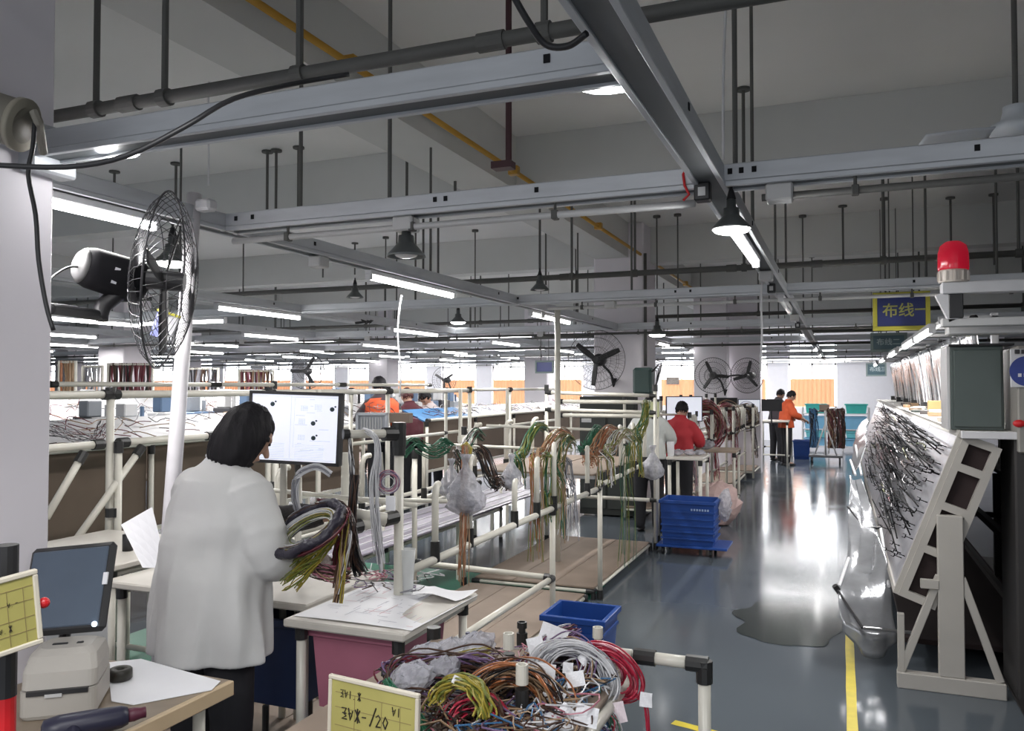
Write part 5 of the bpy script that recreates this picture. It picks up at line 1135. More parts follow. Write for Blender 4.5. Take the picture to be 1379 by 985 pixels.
m = MB(); m.lathe([(.066, .06), (.068, .07), (.066, .14), (.058, .175), (.035, .195), (.002, .20)], c=(c.x, 4.37, 2.14), n=28); m.build('lens', mat('beacon_red_lens', (.50, .008, .03), .15, emis=(1, .02, .06), es=.12), BC, smooth=True)
m = MB(); m.cyl((c.x, 4.37, 2.20), (c.x, 4.37, 2.30), .02, 12); m.build('reflector', STEEL, BC)
# plastic drape in front of the board
DR = thing('plastic_drape', 'shiny clear plastic sheet hanging from black edged rods in front of the wiring board', 'plastic sheet', (.12, 5.0, .3))
A0 = [(1143, 640, 6.6), (1142, 682, 6.1), (1144, 735, 5.6), (1127, 794, 5.05), (1137, 838, 4.85)]
B0 = [(1158, 645, 6.5), (1180, 700, 6.0), (1190, 745, 5.3), (1202, 805, 4.95), (1208, 853, 4.8)]
Pa = sm([PD(*q) for q in A0], 28); Pb = sm([PD(*q) for q in B0], 28)
Pa = [p+V((0, 0, 0)) for p in Pa]; n_ = min(len(Pa), len(Pb))
m = MB(); rows = []
for i in range(n_):
    row = []
    for j in range(19):
        u = j/18; p = lerp(Pa[i], Pb[i], u); sag = .05*math.sin(u*math.pi)*(.5+.5*math.sin(i*.55)); p = p+V((.012*math.sin(u*14+i*.4), -.03*math.sin(u*math.pi), -sag)); row.append(p)
    rows.append(row)
last = rows[-1]; 
for k in range(1, 5): rows.append([q+V((0, .0, -.035*k*(math.sin(math.pi*(.12+.76*j/18))))) for j, q in enumerate(last)])
m.loft(rows, closed_ring=False); o = m.build('plastic_sheet', FOIL, DR, smooth=True); o.modifiers.new('s', 'SOLIDIFY').thickness = .002
for (p, q, mm_) in ((PD(1127, 794, 5.05), PD(1162, 846, 4.75), BLACK), (PD(1162, 846, 4.75), PD(1235, 853, 4.75), STEEL), (PD(1142, 683, 6.1), PD(1163, 712, 5.8), BLACK), (PD(1163, 712, 5.8), PD(1186, 711, 5.8), BLACK), (PD(1130, 790, 5.05), PD(1143, 752, 5.35), WHITE), (PD(1145, 620, 7.2), PD(1152, 640, 6.9), WHITE), (PD(1152, 600, 7.6), PD(1160, 640, 7.1), WHITE), (PD(1197, 790, 5.0), PD(1186, 712, 5.8), WHITE)):
    m = MB(); m.cyl(p, q, .010, 8); m.build('rod', mm_, DR)
m = MB(); m.cyl(PD(1124, 789, 5.05), PD(1131, 799, 5.05), .018, 10); m.build('rod_cap', BLACK, DR)
for i, (px, py, d, px2, py2) in enumerate(((1148, 640, 7.0, 1168, 600), (1150, 615, 8.4, 1168, 585), (1153, 596, 9.8, 1170, 572))):
    m = MB(); a = PD(px, py, d); b = PD(px2, py2, d); m.grid(lambda u, v: lerp(a, b, u)+V((0, .9*v*1.0, .06*v-.03*math.sin(v*3+u*4))), 10, 10); o = m.build('plastic_sheet', FOIL, None, smooth=True); o.modifiers.new('s', 'SOLIDIFY').thickness = .002
    tag(o, ['nearest folded plastic flap left of the wiring board', 'middle folded plastic flap left of the wiring board', 'furthest folded plastic flap left of the wiring board'][i], 'plastic sheet')
# dark floor-level machine behind the bench
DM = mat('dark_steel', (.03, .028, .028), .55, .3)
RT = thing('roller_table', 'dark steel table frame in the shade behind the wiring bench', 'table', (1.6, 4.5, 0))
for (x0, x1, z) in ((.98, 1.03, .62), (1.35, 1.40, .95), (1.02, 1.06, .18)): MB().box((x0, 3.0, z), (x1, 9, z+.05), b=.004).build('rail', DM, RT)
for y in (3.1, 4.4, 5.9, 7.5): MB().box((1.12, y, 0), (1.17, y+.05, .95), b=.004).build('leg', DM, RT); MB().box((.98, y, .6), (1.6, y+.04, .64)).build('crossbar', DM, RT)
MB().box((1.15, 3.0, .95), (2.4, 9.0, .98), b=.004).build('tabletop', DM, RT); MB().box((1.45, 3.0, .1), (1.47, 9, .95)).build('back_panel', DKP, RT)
MB().box((.66, 5.6, .35), (.68, 15, 1.30)).build('dark_screen', DKP, RB)
MB().box((.34, 5.5, .10), (1.15, 15.5, .13), b=.003).build('lower_shelf', DKP, RB)  # dark board added under the bench, standing in for the shaded floor
for y in (5.6, 8.6, 11.6, 15.3): MB().box((.9, y, 0), (.95, y+.05, .10)).build('shade_board_foot', DKP, RB)
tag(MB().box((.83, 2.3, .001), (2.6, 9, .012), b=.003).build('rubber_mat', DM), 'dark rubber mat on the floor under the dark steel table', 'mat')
struct('trim_40', MB().box((4.2, YB, 0), (4.4, WY, H)), mat('dark_partition', (.10, .10, .10), .7))
# ================================================================ HANGING SIGNS
SB = mat('sign_blue', (.018, .03, .16), .35); SG = mat('sign_teal', (.03, .07, .09), .4)
FNT = None
def sign(px0, py0, px1, py1, y, txt, fr, face, ink_, label, rods=True, th=.012):
    a = PY(px0, py0, y); b = PY(px1, py1, y); z1 = (a.z); z0 = PY((px0+px1)/2, py1, y).z
    t = thing('hanging_sign', label, 'sign', ((a.x+b.x)/2, y, z0)); f = .03*(b.x-a.x)/.5+.008
    m = MB()
    for q in ((a.x, z0, b.x, z0+f), (a.x, z1-f, b.x, z1), (a.x, z0+f, a.x+f, z1-f), (b.x-f, z0+f, b.x, z1-f)): m.box((q[0], y-.018, q[1]), (q[2], y+.018, q[3]), b=.003)
    m.build('sign_frame', fr, t); MB().box((a.x+f, y-.006, z0+f), (b.x-f, y+.006, z1-f)).build('face', face, t)
    if txt:
        c = bpy.data.curves.new('lettering', 'FONT'); c.body = txt; c.size = (z1-z0)*.38; c.align_x = 'LEFT'; c.align_y = 'CENTER'; c.extrude = .002; c.offset = .0015; c.materials.append(ink_)
        tmp = bpy.data.objects.new('lettering', c); COL.objects.link(tmp); bpy.context.view_layer.update(); me = bpy.data.meshes.new_from_object(tmp.evaluated_get(bpy.context.evaluated_depsgraph_get())); bpy.data.objects.remove(tmp); o = bpy.data.objects.new('lettering', me); COL.objects.link(o); o.parent = t; o.location = V((a.x+f*2.1, y-.009, (z0+z1)/2))-wl(t); o.rotation_euler = (rad(90), 0, 0)
    if rods:
        for x in (a.x+(b.x-a.x)*.3, a.x+(b.x-a.x)*.72):
            m = MB(); m.cyl((x, y, z1), (x, y, H-.001), .005, 6); m.build('hanger_rod', DARKP, t)
    return t
YI = mat('sign_yellow', (.50, .46, .05), .5)
s1 = sign(1175, 395, 1253, 445, 6.9, '\u5e03\u7ebf\u4e00', YI, SB, mat('sign_lettering', (.42, .42, .12), .5), 'larger blue sign in a yellow frame hanging under the red beacon')
sign(1172, 449, 1222, 474, 10.6, '\u5e03\u7ebf\u4e8c', mat('sign_grey_green', (.12, .16, .16), .5), SG, mat('sign_grey_letters', (.28, .34, .36), .5), 'smaller dark sign hanging just below the yellow framed sign')
sign(1166, 489, 1194, 507, 17.0, '\u5e03\u7ebf\u4e09', mat('sign_grey_green', 0), SG, MATS['sign_grey_letters'], 'tiny dark sign furthest along the wiring bench')
sign(721, 486, 746, 503, 11.5, None, mat('sign_grey_green', 0), SB, MATS['sign_grey_letters'], 'small blue sign left of the big wall fan', th=.01)
# scotch marks on main sign
# ================================================================ FANS
def fan(c, n, r, label, arm=None, blades=True, rotk=20, deep=.09, wires=56, motor_front=False, bw=.004, wire=.0016):
    c = V(c); n = V(n).normalized(); q = n.to_track_quat('Z', 'Y').to_matrix().to_4x4(); M = Matrix.Translation(c) @ q
    t = thing('wall_fan', label, 'fan', c)
    for s_ in (-1, 1):
        m = MB()
        for k in range(wires//2 if wires > 60 else wires):
            a = 2*math.pi*k/(wires//2 if wires > 60 else wires); P = []
            for j in range(9):
                u = j/8; rr = r*(.12+.88*u); tw = .25*u*s_
                P.append(M @ V((rr*math.cos(a+tw), rr*math.sin(a+tw), s_*deep*math.cos(u*math.pi/2)**.6)))
            m.tube(P, wire, 4, caps=False)
        for f_ in (.12, .45, .75): m.tube([M @ V((r*f_*math.cos(a*6.283/40), r*f_*math.sin(a*6.283/40), s_*deep*max(0, math.cos((f_-.12)/.88*math.pi/2))**.6)) for a in range(40)], wire*1.3, 5, closed=True)
        m.build('cage', CAGEM, t)
    m = MB(); m.tube([M @ V((r*math.cos(a*6.283/48), r*math.sin(a*6.283/48), 0)) for a in range(48)], bw, 6, closed=True); m.build('cage_rim', CAGEM, t, smooth=True)
    m = MB(); m.cyl(M @ V((0, 0, -deep*.6)), M @ V((0, 0, deep*.7)), r*.11, 16); m.build('hub', BLACK, t)
    for k in range(3):
        a0 = rad(rotk+120*k); m = MB()
        def bl(u, v, a0=a0):
            rr = r*(.09+.78*u); w_ = r*.072*(1.0+.5*math.sin(u*2.6)-.3*u); an = a0; s_ = (v*2-1)*w_
            return M @ V((rr*math.cos(an)-s_*math.sin(an), rr*math.sin(an)+s_*math.cos(an), (v-.5)*w_*.5))
        m.grid(bl, 12, 4); o = m.build('blade', BLACK, t, smooth=True); o.modifiers.new('s', 'SOLIDIFY').thickness = .006
    m = MB(); m.tube([M @ V((0, 0, z)) for z in (-deep*.5, -deep*.9, -deep*1.5, -deep*2.6, -deep*2.9)], [r*.10, r*.20, r*.22, r*.2, r*.1], 20); m.build('motor', BLACK, t, smooth=True)
    if arm:
        m = MB(); m.tube(sm([M @ V((0, 0, -deep*2))]+[V(p) for p in arm], 14), .016, 10); m.build('arm', BLACK, t, smooth=True)
        e = V(arm[-1]); m = MB(); m.lathe([(.055, .05), (.05, .052), (.012, -.06), (.008, -.062)], c=e, n=3, cap=True); m.build('wall_bracket', BLACK, t)
    return t
cY = 10.25
c = PY(803, 485, cY-.32); fan(c, (-.03, -1, -.02), .375, 'large black bladed wall fan on the big white column', arm=[PY(812, 492, cY-.14), PY(822, 503, cY-.12), PY(826, 515, cY-.03)], rotk=22, wires=70, deep=.08)
c = PD(222, 378, 3.05); n_ = V((.80, .52, -.08))
fan(c, n_, .33, 'big wire caged fan seen from behind beside the leaning white pole at upper left', rotk=50, wires=90, deep=.10, wire=.0014)
t = [o for o in bpy.data.objects if o.name.startswith('wall_fan')][-1]
F_ = n_.normalized(); mc = PD(150, 368, 3.0); me_ = c-F_*.12
t = bpy.data.objects['wall_fan.001']
for ch in list(t.children):
    if ch.name.startswith('motor'): bpy.data.objects.remove(ch)
a_ = PD(112, 358, 2.95); b_ = PD(190, 382, 3.12); ax = (b_-a_)
m = MB(); m.tube([a_-ax*.08, a_, a_+ax*.12, a_+ax*.5, a_+ax*.9, b_, b_+ax*.05], [.045, .068, .076, .08, .082, .07, .04], 26); m.build('motor', BLACKM, t, smooth=True)
m = MB(); m.tube([b_, c], [.03, .02], 12); m.build('shaft', BLACK, t)
m = MB(); m.tube([a_-ax*.13, a_-ax*.09, a_-ax*.02], [.03, .05, .066], 22); m.build('end_cover', mat('motor_end_grey', (.20, .20, .20), .5), t, smooth=True)
lab = a_+ax*.55; qn = (V((0, 0, CH))-lab).normalized(); pl = lab+qn*.083; um = ax.normalized(); vm = qn.cross(um).normalized()
m = MB(); m.add([pl+um*.010+vm*.030, pl-um*.010+vm*.030, pl-um*.010-vm*.03, pl+um*.010-vm*.03], [(0, 1, 2, 3)]); m.build('name_label', PAPER, t)
m = MB(); m.tube(sm([PD(160, 395, 3.05), PD(140, 412, 3.02), PD(134, 430, 3.0)], 8), [.03]*9, 12); m.build('yoke', BLACK, t, smooth=True)
m = MB(); m.tube(sm([PD(134, 425, 3.0), PD(108, 421, 2.9), PD(80, 417, 2.78), PD(66, 416, 2.72)], 12), .02, 10); m.build('arm', BLACK, t, smooth=True)
m = MB(); m.tube(sm([PD(112, 360, 2.95), PD(92, 360, 2.85), PD(72, 372, 2.75), PD(66, 380, 2.7)], 12), .004, 6); m.build('cable', BLACK, t, smooth=True)
c = PD(960, 506, 14.6); fan(c, (.1, -1, 0), .32, 'smaller wall fan left of the pair beyond the big column', rotk=115, wires=50, bw=.006, wire=.002, arm=[c+V((.12, .1, -.1)), c+V((.18, .2, -.3))])
c = PD(1006, 506, 14.9); fan(c, (-.35, -1, 0), .32, 'smaller wall fan right of the pair beyond the big column', rotk=75, wires=50, bw=.006, wire=.002, arm=[c+V((-.3, .1, .0)), c+V((-.42, .1, -.1))])
c = PD(412, 500, 13.5); fan(c, (.45, -1, 0), .30, 'small fan beyond the big monitor', rotk=60, wires=40, bw=.006, wire=.002, arm=[c+V((.0, .1, -.2)), c+V((0, .12, -.4))])
c = PD(598, 512, 18.5); fan(c, (0, -1, 0), .30, 'tiny far fan near the picture centre', rotk=30, wires=30, bw=.006, wire=.002, arm=[c+V((.1, .1, -.15)), c+V((.15, .12, -.3))])
for i, (px, y0) in enumerate(((960, 14.9), (1006, 15.2))):
    p = PD(px, 500, [15.0, 15.3][i]); struct('trim_%d' % (50+i), MB().box((p.x-.38, p.y+.2, 0), (p.x+.22, p.y+.6, H-.002)), COLM)
# beige box at the far left column
c = PD(12, 163, 2.25)
t = thing('beige_motor_box', 'beige round housing with a wire rim at the upper left on the white column', 'housing', c)
d = (PD(48, 172, 2.2)-PD(-40, 145, 2.2)).normalized()
BG = mat('worn_beige_metal', (.26, .24, .20), .5, var=.08)
m = MB(); m.tube([c-d*.20, c-d*.18, c+d*.03, c+d*.045], [.055, .07, .066, .05], 26); m.build('housing_body', BG, t, smooth=True)
m = MB(); m.tube([c+d*.028, c+d*.045], [.074, .074], 26); m.build('rim', mat('pale_beige_rim', (.36, .33, .26), .5), t, smooth=True)
m = MB(); m.tube([PD(46, 150, 2.2), PD(52, 165, 2.2), PD(58, 205, 2.3)], .012, 8); m.build('bracket', BG, t)
# leaning white pole
a = PD(262, 262, 3.55); b = PD(208, 985, 3.2); d = (b-a); s_ = (0-a.z)/d.z; b = a+d*s_
m = MB(); m.cyl(a, b, .031, 20); o = m.build('leaning_pole', mat('white_pole', (.66, .64, .67), .4), None, smooth=True); tag(o, 'thick white pole leaning slightly behind the standing woman', 'pole')
m = MB(); m.box((-.03, -.03, 0), (.05, .03, .05), M=Matrix.Translation(PD(275, 285, 3.5)), b=.01); tag(m.build('white_bracket', WHITE), 'small white bracket at the top of the leaning pole', 'bracket')
# upright white post near the column
q = PD(751, 600, 7.3); m = MB(); m.cyl((q.x, q.y, 0), (q.x, q.y, TZ), .026, 12); tag(m.build('upright_post', PIPE, None, smooth=True), 'upright white post rising to the trunking left of the big column', 'post')
# ================================================================ LEFT BENCH LINES
def bench_line(X, Y0, Y1, label, step=1.45, posts=True, cover=None, lo=.60, hi=1.21, top=1.50, rail=1.62, seed=1, clutter=True, front=.45, pm=PANELB):
    t = thing('assembly_bench', label, 'bench', (X, (Y0+Y1)/2, 0)); n = int((Y1-Y0)/step); Q = random.Random(seed)
    for i in range(n):
        a = Y0+i*step; b = a+step-.012
        MB().box((X-.012, a, lo), (X+.0, b, hi), b=.003).build('panel', pm, t)
        m = MB(); m.add([V((X+.01, a, hi)), V((X+.01, b, hi)), V((X-.30, b, top)), V((X-.30, a, top)), V((X-.005, a, hi-.012)), V((X-.005, b, hi-.012)), V((X-.315, b, top-.01)), V((X-.315, a, top-.01))], [(0, 1, 2, 3), (7, 6, 5, 4), (0, 4, 5, 1), (1, 5, 6, 2), (2, 6, 7, 3), (3, 7, 4, 0)])
        m.build('tilted_board', WBRD if not cover else cover[min(i, len(cover)-1)], t)
        MB().box((X+.012, a, lo-.03), (X+.03, b, lo)).build('lower_rail', PIPE, t)
    for i in range(n+1):
        y = Y0+i*step-.01; pipe(t, (X+.045, y, 0), (X+.045, y, hi-.01), jt=(1,)); 
        MB().cyl((X-.33, y, 0), (X-.33, y, top+.0), .018, 8).build('pipe', PIPE, t)
    pipe(t, (X+.045, Y0, hi+.012), (X+.045, Y0+n*step, hi+.012), jt=(0, 1))
    if clutter:
        mb = MB(); cols = ['black', 'grey', 'white', 'maroon', 'brown', 'tan']
        for k in range(int((Y1-Y0)*16)):
            mb.cm = Q.randrange(6); y = Q.uniform(Y0, Y1-.3); u = Q.uniform(.1, .9); P = []
            for j in range(4): P.append(V((X-.30*u+.005, y, hi+(top-hi)*u+.015+Q.random()*.04))); y += Q.uniform(.03, .16); u = min(.98, max(.05, u+Q.gauss(0, .16)))
            mb.tube(sm(P, 9), .004, 3, caps=False)
        mb.build('laid_wires', [wmat(c, 0) for c in cols], t)['kind'] = 'stuff'
    return t
CBL = mat('blue_cloth_cover', (.02, .11, .25), .5, var=.2, scale=6, bump=.3); CPL = mat('crumpled_clear_wrap', (.55, .58, .64), .2, .2, var=.25, scale=12, bump=.8)
bench_line(-4.8, 3.2, 8.95, top=1.41, label='long bench with dark brown front panels and white tilted boards behind the standing woman', seed=2)
bench_line(-4.8, 9.0, 16.4, top=1.35, label='bench line with blue cloth and clear wrap left of the big column', cover=[CBL, CPL, CPL, WBRD, WBRD], seed=3)
bench_line(-7.6, 6.0, 16.2, 'second bench line behind the first, further left', seed=4)
bench_line(-10.4, 8.0, 19.6, 'third bench line far to the left', seed=5, clutter=False)
# tall frame in front of the first bench
FB = frame('tall ivory pipe frame with double posts behind the corner table at the left', (-3.9, 5, 0))
for i, y in enumerate((3.5, 4.9, 6.6, 8.4)):
    pipe(FB, (-3.9, y, .02), (-3.9, y, 1.63), r=.022, jt=(1,)); 
    if i < 2: pipe(FB, (-3.9+.045, y+.02, .02), (-3.9+.045, y+.02, 1.32), r=.02, jt=(1,)); MB().cyl((-3.88, y, .90), (-3.88, y, .95), .035, 10).build('joint', JOINT, FB)
for a, b in ((2.1, 3.5), (3.5, 4.9), (4.9, 6.6), (6.6, 8.4)):
    pipe(FB, (-3.9, a, 1.60), (-3.9, b, 1.60), r=.023); pipe(FB, (-4.4, a, 1.66), (-4.4, b, 1.66), r=.016)
for a, b in ((2.1, 3.42), (3.55, 4.3)): pipe(FB, (-3.88, a, 1.32), (-3.88, b, 1.32), r=.023, jt=(0, 1))
for q in (((112, 612), (62, 698)), ((190, 604), (95, 738))): pipe(FB, PX(*q[0], -3.86), PX(*q[1], -3.86), r=.02, jt=(0,))
for y in (2.1, 5.6): pipe(FB, (-4.4, y, 0), (-4.4, y, 1.68), r=.018, jt=(1,))
pipe(FB, (-3.9, 2.1, 0), (-3.9, 2.1, 1.62), r=.02)
lt = table('side_bench', -3.85, -3.05, 2.75, 3.45, .84, .03, TOPW, 'cream side bench left of the standing woman behind the dark display', [(-3.1, 2.8), (-3.1, 3.4), (-3.8, 3.4), (-3.8, 2.8)])
MB().box((-3.8, 2.78, .30), (-3.1, 2.79, .74), b=.003).build('back_panel', FOAM, lt)
q = PZ(172, 742, .84); m = MB(); m.cyl((q.x, q.y, .84), (q.x, q.y, .92), .025, 14); tag(m.build('dark_jar', BLACK, None, smooth=True), 'small dark jar on the side bench left of the woman', 'jar')
# harness lying on white board at far left
bundle('wire_bundle', [PX(72, 575, -4.6), PX(100, 585, -4.6), PX(130, 590, -4.6), PX(143, 570, -4.6)], 26, .05, ['black', 'white', 'grey', 'maroon'], 'messy dark and white harness lying on the white board beside the column', seed=51)
# small lean crate on rails
Q = random.Random(33)
# tall frames with rails near horizon over the middle benches
FM = frame('tall thin ivory frame with two rails crossing in front of the orange vest worker', (-4.3, 10, 0))
for y in (6.6, 8.6, 10.6, 12.6): pipe(FM, (-4.3, y, .02), (-4.3, y, 1.62), r=.02, jt=(1,))
for a, b in ((6.6, 8.6), (8.6, 10.6), (10.6, 12.6)): pipe(FM, (-4.3, a, 1.60), (-4.3, b, 1.60), r=.02, jt=(0, 1)); pipe(FM, (-4.3, a, 1.10), (-4.3, b, 1.10), r=.018, jt=(1,))
FN = frame('ivory frame with two high rails in front of the big column', (-2.4, 8.9, 0))
a = PY(752, 541, 8.6); b = PY(885, 541, 8.6); zA = a.z; zB = PY(800, 560, 8.6).z
pipe(FN, (a.x, 8.6, .02), (a.x, 8.6, zA+.02)); pipe(FN, (b.x, 8.6, .02), (b.x, 8.6, zA+.02)); pipe(FN, (a.x, 8.6, zA), (b.x, 8.6, zA), r=.022); pipe(FN, (a.x, 8.6, zB), (b.x, 8.6, zB), r=.022)
MB().box((b.x-.10, 8.56, zB-.005), (b.x+.03, 8.58, zA+.005), b=.003).build('plate', mat('pale_green_plate', (.40, .42, .24), .5), FN)
# black cabinet at the column and dark green box
BKC = thing('notice_cabinet', 'black cabinet standing against the big white column below the wall fan', 'cabinet', (-2.65, 10.1, 0))
a = PY(783, 534, 10.12); b = PY(856, 534, 10.12); MB().box((a.x, 10.04, .02), (b.x, 10.235, a.z), b=.006).build('body', mat('cabinet_black', (.022, .025, .022), .6), BKC)
for i in range(2): MB().box((a.x+.02+i*(b.x-a.x)/2, 10.025, .10), (a.x+(i+1)*(b.x-a.x)/2-.01, 10.04, a.z-.16), b=.003).build('door', mat('cabinet_door', (.035, .04, .036), .5), BKC)
MB().box((a.x+.03, 10.022, a.z-.33), (a.x+.16, 10.03, a.z-.28)).build('label', FOAM, BKC)
a = PD(868, 513, 10.0); GB = thing('green_box', 'dark green box hung on the right side of the big column', 'box', a)
m = MB(); m.box((a.x-.13, a.y-.09, a.z-.17), (a.x+.10, a.y+.12, a.z+.16), b=.03); m.build('body', mat('dark_green_box', (.025, .06, .055), .5), GB)
for k in range(4): m = MB(); m.tube(sm([a+V((.09, -.05, .1)), a+V((.16+.02*k, -.05, .12+.03*k)), a+V((.14, -.05, -.1)), a+V((.08, -.05, -.18))], 10), .006, 5); m.build('cable', BLACK, GB)
m = MB(); m.box((a.x-.14, a.y+.0, a.z-.02), (-2.31, a.y+.1, a.z+.02)); m.build('bracket', BLACK, GB)
# ================================================================ RACKS ALONG THE AISLE
def hook_rack(x0, x1, y0, y1, cols, label, wl_label, seed, hooks=6, zt=.92, n=44, cr=.16):
    Q = random.Random(seed); t = frame(label, ((x0+x1)/2, (y0+y1)/2, 0))
    for x in (x0, x1):
        for y in (y0, y1): pipe(t, (x, y, .02), (x, y, 1.32 if x == x1 else 1.5), r=.019, jt=(1,))
        pipe(t, (x, y0, zt), (x, y1, zt), r=.019); pipe(t, (x, y0, .12), (x, y1, .12), r=.017); pipe(t, (x, y0, .5), (x, y1, .5), r=.016)
    for y in (y0, y1): pipe(t, (x0, y, zt), (x1, y, zt), r=.018); pipe(t, (x0, y, 1.30), (x1, y, 1.30), r=.014, jt=()); pipe(t, (x0, y, .12), (x1, y, .12), r=.014, jt=())
    for k in range(hooks): hook(t, (x1, y0+(y1-y0)*(k+.5)/hooks, zt), .36, (-.4, 1, 0), r=.016)
    MB().box((x0, y0, .14), (x1-.02, y1, .155), b=.003).build('lower_board', WOODB, t)
    for k in range(3):
        yy = y0+(y1-y0)*(k+.6)/3.2
        coil('wire_coil', (x1-.14-.05*k, yy, 1.10-.04*k), cr, n, .028, cols, wl_label[k], tilt=(rad(90), 0, rad(Q.uniform(20, 70))), wr=.0045, seed=seed+k, squash=1.2)
    bundle('wire_bundle', [(x1-.1, y0+.2, 1.2), (x1-.05, y0+.3, 1.0), (x1-.02, y0+.32, .7), (x1, y0+.3, .35)], 26, .05, cols, wl_label[3], seed=seed+9, flare=.6, r=.004)
    return t
hook_rack(-2.5, -1.70, 9.95, 10.45, ['white', 'grey', 'pink'], 'pipe rack with a table beside the blue wheeled crate', ['pale coil nearest on the rack by the blue wheeled crate', 'pale coil in the middle of the rack by the blue wheeled crate', 'pale coil furthest on the rack by the blue wheeled crate', 'pale wires hanging at the rack by the blue wheeled crate'], 61, hooks=3, cr=.09, n=20)
hook_rack(-2.3, -1.62, 11.2, 12.7, ['red', 'maroon', 'tan', 'brown', 'pink'], 'pipe rack loaded with red wires beyond the blue wheeled crate', ['big red wire coil nearest on the red wire rack', 'big red wire coil in the middle of the red wire rack', 'big red wire coil furthest on the red wire rack', 'red brown wires hanging on the red wire rack'], 71, cr=.22, n=80)
hook_rack(-2.2, -1.55, 13.0, 14.6, ['maroon', 'pink', 'tan'], 'pipe rack with maroon wires behind the red wire rack', ['maroon coil nearest on the maroon wire rack', 'maroon coil in the middle of the maroon wire rack', 'maroon coil furthest on the maroon wire rack', 'maroon wires hanging on the maroon wire rack'], 81, cr=.18, n=50)
hook_rack(-2.1, -1.45, 15.0, 16.4, ['brown', 'grey', 'black', 'tan'], 'furthest pipe rack near the orange dressed worker', ['dark coil nearest on the furthest rack', 'dark coil in the middle of the furthest rack', 'dark coil furthest on the furthest rack', 'dark wires hanging on the furthest rack'], 91, cr=.14, n=40)
hook_rack(-3.0, -1.78, 6.25, 8.0, ['black', 'grey'], 'inner pipe frame above the cardboard shelf', ['black coil nearest above the cardboard shelf', 'black coil in the middle above the cardboard shelf', 'black coil furthest above the cardboard shelf', 'black wires hanging behind the second rack'], 97, hooks=1, cr=.07, n=14) if False else None
def atable(x0, x1, y0, y1, label, z=.80, m_=TOPW): return table('aisle_table', x0, x1, y0, y1, z, .03, m_, label, [(x1-.03, y0+.03), (x1-.03, y1-.03), (x0+.03, y1-.03), (x0+.03, y0+.03)])
atable(-1.72, -1.34, 8.62, 9.15, 'small cream table with bagged parts beside the blue wheeled crate', .90)
for i, (dx, s_) in enumerate(((-.10, .07), (0.02, .07), (.12, .06))): lump((-1.54+dx, 8.82+.06*i, .935), s_, ['crumpled white bag left on the small cream table', 'crumpled white bag in the middle of the small cream table', 'crumpled white bag right on the small cream table'][i], PLB, 10+i, sq=(1, .8, .42))
m = MB(); m.lathe([(.03, 0), (.035, .02), (.04, .16), (.037, .16)], c=(-1.69, 8.72, .90), n=16); tag(m.build('white_beaker', WHITE, None, smooth=True), 'white beaker at the left on the small cream table', 'cup')
atable(-1.95, -1.22, 10.5, 11.05, 'pale wooden table before the red wire rack', .84, mat('pale_wood_top', (.42, .33, .25), .6, var=.1))
lump((-1.6, 10.6, .90), .09, 'white bag lying on the pale wooden table', PLB, 15, sq=(1.2, .8, .6))
PKB = mat('pinkish_sack', (.50, .36, .34), .7, var=.1, bump=.3)
lump((-1.38, 10.0, .24), .26, 'pinkish sack standing on the floor behind the blue wheeled crate', PKB, 16, name='sack', sq=(1, 1, 1))
sbox('cardboard_box', (-1.53, 8.88, .0), (.30, .3, .35), mat('reddish_cardboard', (.28, .13, .10), .7), 'reddish cardboard box under the small cream table')
atable(-1.7, -.98, 17.2, 17.8, 'far narrow cream table in front of the orange dressed worker', .95); atable(-1.75, -1.05, 19.0, 20.2, 'furthest cream table along the aisle', .85)
# blue wheeled crate
a = PZ(913, 728, .10); 
WB = bin_('wheeled_crate', (-1.66, 8.02, .10), (-1.14, 8.42, .53), BLUE, 'blue wheeled crate standing in the aisle beside the small cream table', ribs=5, cat='crate')
MB().box((-1.70, 8.0, .075), (-1.02, 8.46, .098), b=.004).build('base_plate', BLUE, WB)
for x in (-1.64, -1.18):
    for y in (8.06, 8.38): MB().cyl((x-.012, y, .036), (x+.012, y, .036), .036, 12).build('wheel', BLACK, WB)
m = MB(); 
for k in range(7): m.box((-1.36+.026*k, 8.004, .44), (-1.345+.026*k, 8.008, .46))
m.build('printed_letters', mat('crate_letters', (.3, .4, .6), .5), WB)
lump((-1.08, 8.35, .46), .10, 'torn clear bag hanging over the right side of the wheeled crate', PLB, 21, sq=(.6, .8, 1.6))
# monitors of the line
def mon2(px0, py0, px1, py1, d, label, on=True):
    return monitor(PD(px0, py0, d), PD(px1, py0, d), PD(px1, py1, d), PD(px0, py1, d), label, bez=.01, content=False, screenmat=SCR if on else BLACK, stand=V((PD((px0+px1)/2, py1, d+.1).x, PD((px0+px1)/2, py1, d+.1).y, .9)))
mon2(897, 534, 946, 568, 10.3, 'white lit monitor beside the red shirted worker')
mon2(994, 538, 1024, 556, 15.2, 'small white lit monitor beyond the red wire rack'); mon2(957, 536, 993, 553, 14.9, 'black monitor left of the small lit one', False); mon2(1025, 538, 1053, 554, 15.6, 'black monitor right of the small lit one', False)
# notes on windows / posters
tag(MB().box((-.20, -.01, -.12), (.20, .01, .12), M=Matrix.Translation(PY(906, 513, 25.9))).build('poster', mat('poster_dark_print', (.25, .22, .2), .7, var=.4, scale=30)), 'small dark printed poster on the orange blind left of the twin fans', 'poster')
